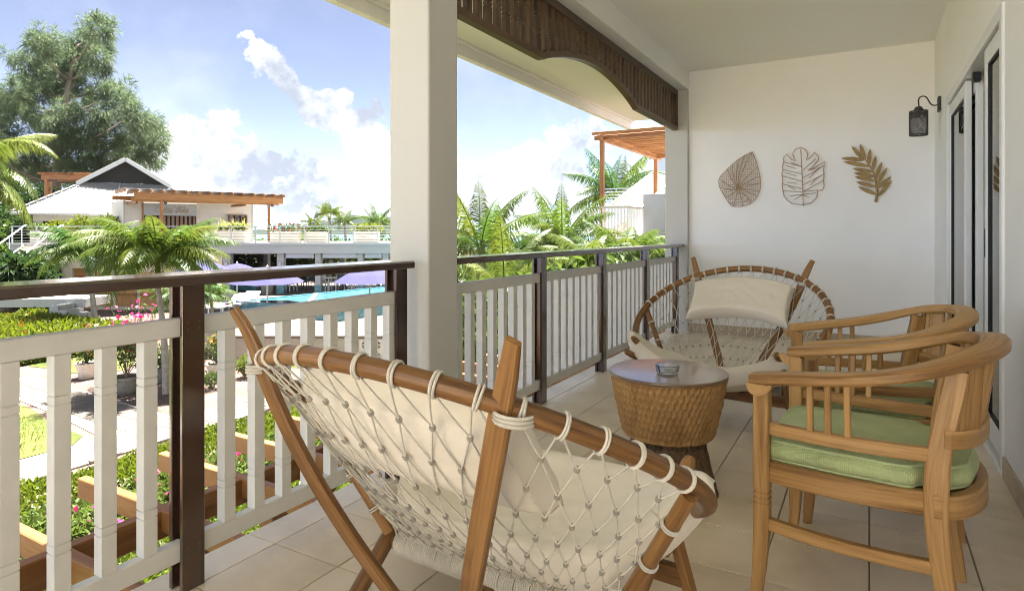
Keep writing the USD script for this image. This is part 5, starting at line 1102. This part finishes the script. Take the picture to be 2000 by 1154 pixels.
for s in (-1, 1):
    mk("verge_board", bar(H(s * (Gw + .35), rg - .55, zg - .14), H(0, rg - .55, zp + .06), .05, .26, (0, 0, 1), .01), "white_paint", hz)
    for q in range(9):
        a, b = H(s * Lw, re_, ze), H(s * Gw, rg, zg); mk("hip_cap", bar(a + (b - a) * (q / 9 + .01) + [0, 0, .04], a + (b - a) * ((q + .93) / 9) + [0, 0, .04], .22, .05, (0, 0, 1)), "corrugated_white", hz)
mk("gutter", box((-Lw, re_ - .1, ze - .16), (Lw, re_ + .02, ze - .02), .02, HB), "white_paint", hz)
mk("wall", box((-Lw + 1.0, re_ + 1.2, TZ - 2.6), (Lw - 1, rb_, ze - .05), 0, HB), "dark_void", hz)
for k in range(8): mk("post", box((-Lw + .95 + 1.3 * k, re_ + 1.0, TZ - 2.6), (-Lw + 1.1 + 1.3 * k + (.25 if k < 2 else 0), re_ + 1.2, ze - .05), .01, HB), "white_paint", hz)
mk("fascia", box((-Lw + .9, re_ + .95, ze - .5), (Lw - .9, re_ + 1.2, ze - .05), 0, HB), "board_cream", hz)
hb = thing("rear_house", "second white corrugated roof rising behind the hipped roof's right side", "building", W(rr(355, 47), 47, TZ))
mk("roof", corr(W(rr(285, 45), 45, 3.2), W(rr(412, 45), 45, 3.2), W(rr(292, 47), 47, 5.25), W(rr(412, 47), 47, 5.2), m=8), "corrugated_white", hb, 40)
mk("wall", rbox(rr(290, 45.4), rr(408, 45.4), 45.4, 50, DK, 3.3), "white_render", hb)
bpg = thing("rear_pergola", "orange timber pergola behind the hipped roof in front of the casuarina", "pergola", W(rr(90, 52), 52, DK))
zt = zz_(341, 52); mk("beam", rbox(rr(80, 52), rr(190, 52), 52, 52.15, zt - .42, zt), "pergola_timber", bpg); mk("beam", rbox(rr(80, 52), rr(190, 52), 54, 54.15, zt - .42, zt), "pergola_timber", bpg)
for k in range(9): mk("rafter", rbox(rr(80, 52) + .5 * k, rr(80, 52) + .5 * k + .07, 51.6, 54.6, zt + .004, zt + .16), "pergola_timber", bpg)
for px, D in ((86, 52), (94, 54), (180, 52)): mk("post", rbox(rr(px, D), rr(px, D) + .22, D, D + .2, DK, zt - .42), "pergola_timber", bpg)
# hills and the far shore
hp = np.array([(380, 452), (470, 449), (560, 446), (600, 441), (640, 433), (665, 427), (690, 419), (715, 423), (738, 428), (757, 423), (790, 432), (830, 441), (870, 448), (930, 452)], float); ds = np.linspace(1500, 1800, 5); xs_ = np.linspace(380, 930, 150); V = []
for q, d in enumerate(ds):
    hgt = np.interp(xs_, hp[:, 0], hp[:, 1]); z = np.array([zz_(h_, d) for h_ in hgt]) * (.25, .6, 1, .8, .3)[q] + (meshkit.fbm(np.column_stack([xs_ * .09, np.full(150, q * 1.7), np.zeros(150)]), 4, 3) - .5) * 12 * (.3, .8, .5, .8, .3)[q]
    V.append(np.stack([W(rr(x, d), d, max(zz, -4) if q not in (0, 4) else -4) for x, zz in zip(xs_, z)]))
V = np.concatenate(V); i, j = np.meshgrid(np.arange(4), np.arange(149), indexing="ij"); tag(mk("hills", (V, np.stack([i * 150 + j, i * 150 + j + 1, (i + 1) * 150 + j + 1, (i + 1) * 150 + j], -1).reshape(-1, 4)), "hill_green", None, True), kind="structure")

# ------------------------------------------------------------------ bar furniture and parasols
def parasol(label, px, py_ap, D, half, tilt):
    c = W(rr(px, D), D, DK); zt = zz_(py_ap, D); t = thing("parasol", label, "parasol", c, 0, "lavender parasols by the pool"); n = 8; zr = zt - half * .42
    mk("pole", tube([c, [c[0], c[1], zt]], .028, 8, ref=(1, 0, 0)), "aluminium_white", t, True)
    a = np.arange(n) * 2 * np.pi / n + tilt; V = [np.array([c[0], c[1], zt])]
    for rr_, zz in ((.33, .18), (.66, .52), (1, 1)):
        for k in range(n):
            for e in (0, .5): q = a[k] + e * 2 * np.pi / n; s = (1 if e == 0 else .925 if rr_ == 1 else .94) * rr_ * half; V.append(np.array([c[0] + s * math.cos(q), c[1] + s * math.sin(q), zt - (zt - zr) * zz - (.0 if e == 0 else .03 * rr_)]))
    V = np.array(V); m = 2 * n; F_ = [[0, 1 + k, 1 + (k + 1) % m] for k in range(m)]
    for g in (0, 1): F_ += [x for k in range(m) for x in ([1 + g * m + k, 1 + (g + 1) * m + k, 1 + (g + 1) * m + (k + 1) % m], [1 + g * m + k, 1 + (g + 1) * m + (k + 1) % m, 1 + g * m + (k + 1) % m])]
    mk("canopy", (V, np.array(F_)), "umbrella_cloth", t); mk("finial", lathe([(0, zt - .02), (.05, zt), (.03, zt + .06), (0, zt + .09)], 8, (c[0], c[1], 0)), "aluminium_white", t, True)
    for k in range(n): mk("rib", tube([[c[0], c[1], zt - .12], [c[0] + half * .97 * math.cos(a[k]), c[1] + half * .97 * math.sin(a[k]), zr - .02]], .010, 4), "grey_metal", t)
for px, ap, D, h, lab in ((400, 510, 25, 1.45, "lavender parasol partly behind the fullest manila palm"), (463, 514, 29, 1.15, "furthest lavender parasol by the bar counter"), (522, 522, 23.5, 1.35, "lavender parasol at the pool's left corner"), (722, 520, 25, 1.45, "lavender parasol next to the column over the pool")): parasol(lab, px, ap, D, h, .2)
def cafe_chair(label, loc, yaw, mat):
    t = thing("cafe_chair", label, "chair", loc, yaw, "chairs of the pool bar")
    mk("seat", box((-.23, -.23, .43), (.23, .23, .47), .01), mat, t, **LOCAL); mk("backrest", [box((-.23, -.25, .60), (.23, -.22, .90), .01)], mat, t, **LOCAL)
    for x in (-.21, .21):
        mk("leg", bar((x, .21, 0), (x, .21, .43), .035, .035, (1, 0, 0)), mat, t, **LOCAL); mk("leg", bar((x, -.26, 0), (x, -.22, .9), .035, .035, (1, 0, 0)), mat, t, **LOCAL)
    return t
CC = [(578, 33.4, .4, 1), (592, 33.0, 2.2, 1), (603, 33.8, 1.2, 1), (630, 32.2, .6, 0), (650, 33, 2.6, 0), (664, 32.4, 1.1, 1), (684, 32.8, 3.3, 0), (702, 32.1, .2, 0), (716, 33.2, 4.4, 0), (735, 32.5, 1.9, 1), (748, 33.2, 5.2, 1), (563, 33.2, 5.0, 0)]
firsts = {}
where = ["first behind the column left of the parasol pole", "between the bar's second and third columns", "close to the bar's third column", "just right of the third column", "at the table nearest the third column", "pushed in behind a white table", "facing the pool", "left of the fourth column", "right of the fourth column", "under the right-hand parasol", "rightmost beside our column", "next to the second column"]
for k, (px, D, yw, dk_) in enumerate(CC):
    mat = ("outdoor_chair_white", "outdoor_chair_dark")[dk_]; lab = ("white", "dark")[dk_] + " cafe chair at the pool bar, " + where[k]; loc = W(rr(px, D), D, DK + .001)
    if mat not in firsts: firsts[mat] = cafe_chair(lab, loc, yw, mat)
    else: copy_of(firsts[mat], "cafe_chair", lab, loc, yw)
for k, (px, D) in enumerate([(570, 32.6), (645, 31.9), (690, 31.9), (726, 32.0)]):
    c = W(rr(px, D), D, DK); t = thing("cafe_table", ("white bar table by the second column", "white table between third and fourth columns", "white table left of the fourth column", "white table under the right-hand parasol")[k], "table", c, 0, "tables of the pool bar"); mk("table_top", lathe([(0, .78), (.36, .78), (.36, .75), (0, .75)], 18, c), "outdoor_chair_white", t)
    for a_ in range(4): q = a_ * 1.571 + .5; mk("leg", tube([c + [.28 * math.cos(q), .28 * math.sin(q), 0], c + [.24 * math.cos(q), .24 * math.sin(q), .75]], .02, 5, ref=(1, 0, 0)), "outdoor_chair_white", t)
pb = W(rr(522, 31.2), 31.2, DK); t = thing("woven_pot", "brown woven planter next to the bar's second column", "planter", pb); mk("pot", lathe([(0, 0), (.26, 0), (.34, .6), (.30, .62), (0, .6)], 14, pb), "stone_pot", t, 35); spiky("leaves", "", pb + [0, 0, .6], 40, .7, "shrub_leaf", 5, 1.2, .04, parent=t)
for k, (px, D) in enumerate([(418, 23.0), (442, 23.4), (458, 24.0)]):
    c = W(rr(px, D), D, DK); t = thing("sun_lounger", ("pink-towelled sun lounger nearest the first railing post", "pink-towelled sun lounger, middle one of three", "pink-towelled sun lounger nearest the pool corner")[k], "sun lounger", c, 0, "sun loungers left of the pool")
    mk("bed", rbox(rr(px, D) - .3, rr(px, D) + .3, D, D + 1.2, DK + .26, DK + .32, .01), "outdoor_chair_white", t); mk("backrest", bar(W(rr(px, D), D + 1.2, DK + .30), W(rr(px, D), D + 1.8, DK + .62), .6, .05), "outdoor_chair_white", t); mk("towel", rbox(rr(px, D) - .28, rr(px, D) + .28, D + .05, D + 1.15, DK + .323, DK + .345), "towel_pink", t)
    for x in (-.26, .26):
        for d in (.1, 1.3): mk("leg", rbox(rr(px, D) + x - .02, rr(px, D) + x + .02, D + d, D + d + .04, DK, DK + .26), "outdoor_chair_white", t)

# ------------------------------------------------------------------ the villa on the right
VX, VY = -7.62, 18.7
vl = thing("white_villa", "white villa with an outside stair seen over the palms on the right", "building", (VX + 2, VY + 4, GZ))
mk("stair_block", prism([(18.2, GZ), (25.2, GZ), (25.2, 2.55), (24.6, 2.55), (19.4, .90), (18.2, .90)], 1.3, YZ, (VX, 0, 0)), "villa_white", vl)
mk("body", box((VX + 1.3, 19.5, GZ), (VX + 8, 34, 2.3), .01), "white_render", vl)
mk("upper_parapet", box((VX, 25.2, GZ), (VX + 8, 34, 2.55), .01), "villa_white", vl)
mk("parapet", box((VX - 3.0, 26.5, .6), (VX, 26.9, 2.15), .01), "villa_white", vl)
for k in range(16): mk("step", box((VX + .08, 19.4 + .325 * k, .93 + .103 * k), (VX + 1.22, 19.75 + .325 * k, .99 + .103 * k + .05)), "cream_render", vl)
mk("porch_column", box((-6.30, 20.4, GZ), (-6.05, 20.65, 2.12), .01), "villa_white", vl); mk("porch_roof", prism([(0, 0), (2, .45), (2, .52), (0, .07)], 1.6, np.array([[1, 0, 0], [0, 0, 1], [0, -1, 0]], float).T, (-6.45, 21.6, 2.12)), "villa_white", vl)
vr = thing("stair_railing", "white balustrade with wooden handrail climbing the villa's stair", "railing", (VX, 21.5, .9))
for x in (VX + .03, VX + 1.25):
    pts_ = [(x, 18.25, 1.86), (x, 19.4, 1.86), (x, 24.6, 3.50), (x, 27.5, 3.50)]
    mk("handrail", sweep(np.array(pts_), rect(.08, .06, .01), (0, 0, 1)), "planter_board", vr)
    bs = []
    for k in range(62):
        y = 18.3 + .15 * k; zr_ = float(np.interp(y, [18.25, 19.4, 24.6, 27.5], [1.86, 1.86, 3.50, 3.50])); bs.append(box((x - .018, y, zr_ - .93), (x + .018, y + .036, zr_ - .02)))
    tag(mk("balusters", bs, "villa_white", vr), kind="stuff")
mk("cross_rail", box((VX, 18.2, 1.83), (VX + 1.28, 18.26, 1.89)), "planter_board", vr); tag(mk("balusters", [box((VX + .1 * k, 18.21, .93), (VX + .1 * k + .036, 18.25, 1.83)) for k in range(13)], "villa_white", vr), kind="stuff")
vw = thing("wire_railing", "grey wire railing on the villa's roof edge behind the stair", "railing", (VX - 2, 27, 2.15))
for y0_, x0_, x1_ in ((26.7, VX - 2.9, VX + 1.5),):
    mk("top_rail", bar((x0_, y0_, 3.05), (x1_, y0_, 3.05), .05, .04), "grey_metal", vw)
    for k in range(6): mk("wire", tube([(x0_, y0_, 2.25 + .13 * k), (x1_, y0_, 2.25 + .13 * k)], .010, 4), "wire", vw)
    for x in np.linspace(x0_, x1_, 5): mk("post", box((x - .03, y0_ - .03, 2.15), (x + .03, y0_ + .03, 3.05)), "grey_metal", vw)
vp = thing("villa_pergola", "orange timber pergola on tall posts above the villa's stair", "pergola", (VX, 21.5, .9))
for (x, y, z) in ((VX + .10, 18.75, .90), (VX + .10, 24.55, 2.5), (VX + 4.6, 18.75, -2), (VX + 4.6, 24.55, 2.3)): mk("post", box((x, y, z), (x + .13, y + .13, 4.06), .01), "pergola_timber", vp)
for x in (VX + .10, VX + 4.6): mk("beam", box((x + .02, 18.55, 4.02), (x + .12, 25.2, 4.205), .01), "pergola_timber", vp)
for y in (18.78, 24.6): mk("beam", box((VX - .1, y, 4.06), (VX + 5.2, y + .07, 4.20), .01), "pergola_timber", vp)
for k in range(15): mk("rafter", box((VX - .12, 18.62 + .46 * k, 4.208), (VX + 5.3, 18.67 + .46 * k, 4.30), .008), "pergola_timber", vp)

# ------------------------------------------------------------------ trees
def casuarina():
    rng = np.random.default_rng(123); D0 = 62; b = P(105, 480, D0); b[2] = GZ
    t = thing("casuarina_tree", "huge feathery casuarina tree towering behind the house at the left", "tree", b)
    top = P(150, 90, D0); q = np.linspace(0, 1, 14)[:, None]; ctr = P(100, 300, D0)
    tp = b * (1 - q) ** 2 + 2 * ctr * q * (1 - q) + top * q ** 2; mk("trunk", tube(tp, .55, 9, scale=np.linspace(1.2, .18, 14), ref=(1, .1, 0)), "bark", t, True)
    blobs = [(75, 90, 42), (55, 120, 40), (100, 110, 40), (135, 100, 42), (165, 75, 38), (190, 60, 34), (205, 50, 20), (205, 85, 28), (190, 115, 36), (150, 135, 50), (100, 150, 50), (60, 160, 42), (30, 185, 32), (10, 200, 30), (80, 200, 55), (140, 190, 58), (195, 170, 42), (225, 180, 34), (250, 195, 30), (40, 235, 48), (100, 250, 60), (170, 245, 60), (235, 240, 52), (270, 225, 36), (295, 250, 34), (310, 275, 26), (300, 300, 30), (260, 290, 46), (200, 300, 55), (140, 305, 55), (80, 300, 52), (30, 300, 48), (0, 260, 40), (250, 330, 36), (300, 325, 18), (180, 345, 45), (60, 350, 50), (120, 360, 45), (10, 345, 40), (-25, 300, 45)]
    V, F_, n0 = [], [], 0; limbs = []
    for (px, py, rad) in blobs:
        c = P(px, py, D0 + rng.normal(0, 4)); R_ = rad * D0 / FPX
        k = int(np.argmin(np.abs(tp[:, 2] - (c[2] - R_ * .9)))); mk("limb", tube(spline([tp[k], tp[k] * .45 + c * .55 + [0, 0, -.2 * R_], c + [0, 0, .3 * R_]], 7), .13, 5, scale=np.linspace(1, .2, 7)), "bark", t)
        pp_, oo_ = [], []
        for _ in range(int(5 + rad / 5)):
            dd_ = rng.normal(0, 1, 3); dd_ /= np.linalg.norm(dd_); cc_ = c + dd_ * R_ * rng.uniform(.25, .95) * [1, 1, .9]; r2 = R_ * rng.uniform(.20, .40)
            x_, y_ = blob(cc_, (r2, r2, r2 * 1.15), int(21 * (rad / 45) ** 1.2), rng, .1); pp_.append(x_); oo_.append(y_ * .6 + dd_ * .5 + [.1, 0, .25])
        p, o = np.vstack(pp_), np.vstack(oo_); n = len(p)
        # feathery sprays: bundles of thin drooping needles
        for s in range(7):
            d = o * .8 + rng.normal(0, .55, (n, 3)) + np.array([.15, 0, -.15]); d /= np.linalg.norm(d, axis=1, keepdims=True); L = rng.uniform(.5, 1.15, (n, 1)); sd = np.cross(d, rng.normal(0, 1, (n, 3))); sd /= np.linalg.norm(sd, axis=1, keepdims=True)
            w = .024; m_ = p + d * L * .55; e = p + d * L * .9 + np.array([0, 0, -.35]) * L; V.append(np.stack([p - sd * w * .6, p + sd * w * .6, m_ + sd * w, m_ - sd * w, e], 1).reshape(-1, 3)); a = np.arange(n)[:, None] * 5 + n0; F_.append(np.concatenate([a + [0, 1, 2], a + [0, 2, 3], a + [3, 2, 4]])); n0 += 5 * n
    tag(mk("crown", (np.concatenate(V), np.concatenate(F_)), "needle_leaf", t), kind="stuff"); return t
casuarina()
def broad_tree(label, px, D, py_top, rad, seed, mat):
    rng = np.random.default_rng(seed); b = W(rr(px, D), D, GZ); h = zz_(py_top, D) - GZ; t = thing("broadleaf_tree", label, "tree", b, 0, "broadleaf trees behind the house")
    mk("trunk", tube([b, b + [.1, 0, h * .35], b + [0, .1, h * .75]], .22, 8, scale=[1.2, .9, .4], ref=(1, .1, 0)), "bark", t, True); pp, oo = [], []
    for k in range(13):
        a = rng.uniform(0, 6.28); c = b + [rad * .65 * rng.random() ** .5 * math.cos(a), rad * .65 * rng.random() ** .5 * math.sin(a), h * rng.uniform(.42, .86)]; mk("limb", tube([b + [0, 0, h * .4], c], .07, 5, scale=[1, .3]), "bark", t); x, o = blob(c, (rad * .5, rad * .5, h * .17), 330, rng, .45); pp.append(x); oo.append(o)
    mk("crown", leaves(np.vstack(pp), .42, rng, 2, np.vstack(oo)), mat, t)
for a in (("dark broadleaf tree at the left edge under the casuarina", 8, 50, 395, 4.0, 201, "dark_leaf"), ("broadleaf tree beside the rear pergola's posts", 118, 58, 372, 3.6, 202, "shrub_leaf"), ("broadleaf tree between left edge and rear pergola", 58, 56, 352, 4.0, 203, "dark_leaf"), ("bright low tree behind the head of the outdoor stairs", 20, 36, 440, 2.6, 204, "shrub_leaf"), ("dark low tree in the shade left of the outdoor stairs", 12, 29, 500, 2.0, 205, "dark_leaf")): broad_tree(*a)
for k, (px, D, py, lab) in enumerate([(160, 32.0, 436, "yellow leafy plant behind the head of the stairs"), (212, 32.4, 432, "yellow leafy plant next to the pavilion's left corner"), (120, 33, 442, "yellow leafy plant above the stairs on the terrace")]):
    c = W(rr(px, D), D, TZ); shrub("terrace_shrub", lab, c, zz_(py - 10, D) - TZ, .7, 420, .28, "hedge_leaf", 230 + k, "yellow plants on the terrace", aspect=4)

# ------------------------------------------------------------------ the air
material("haze_air", {"v": ("principled_volume", {"color": (.82, .90, 1.0), "density": HAZE, "anisotropy": .3})}, [], surface=None, volume="v.volume")
tag(mk("haze", box((-2300, -150, GZ - 1.7), (900, 2100, 66)), "haze_air"), kind="stuff")
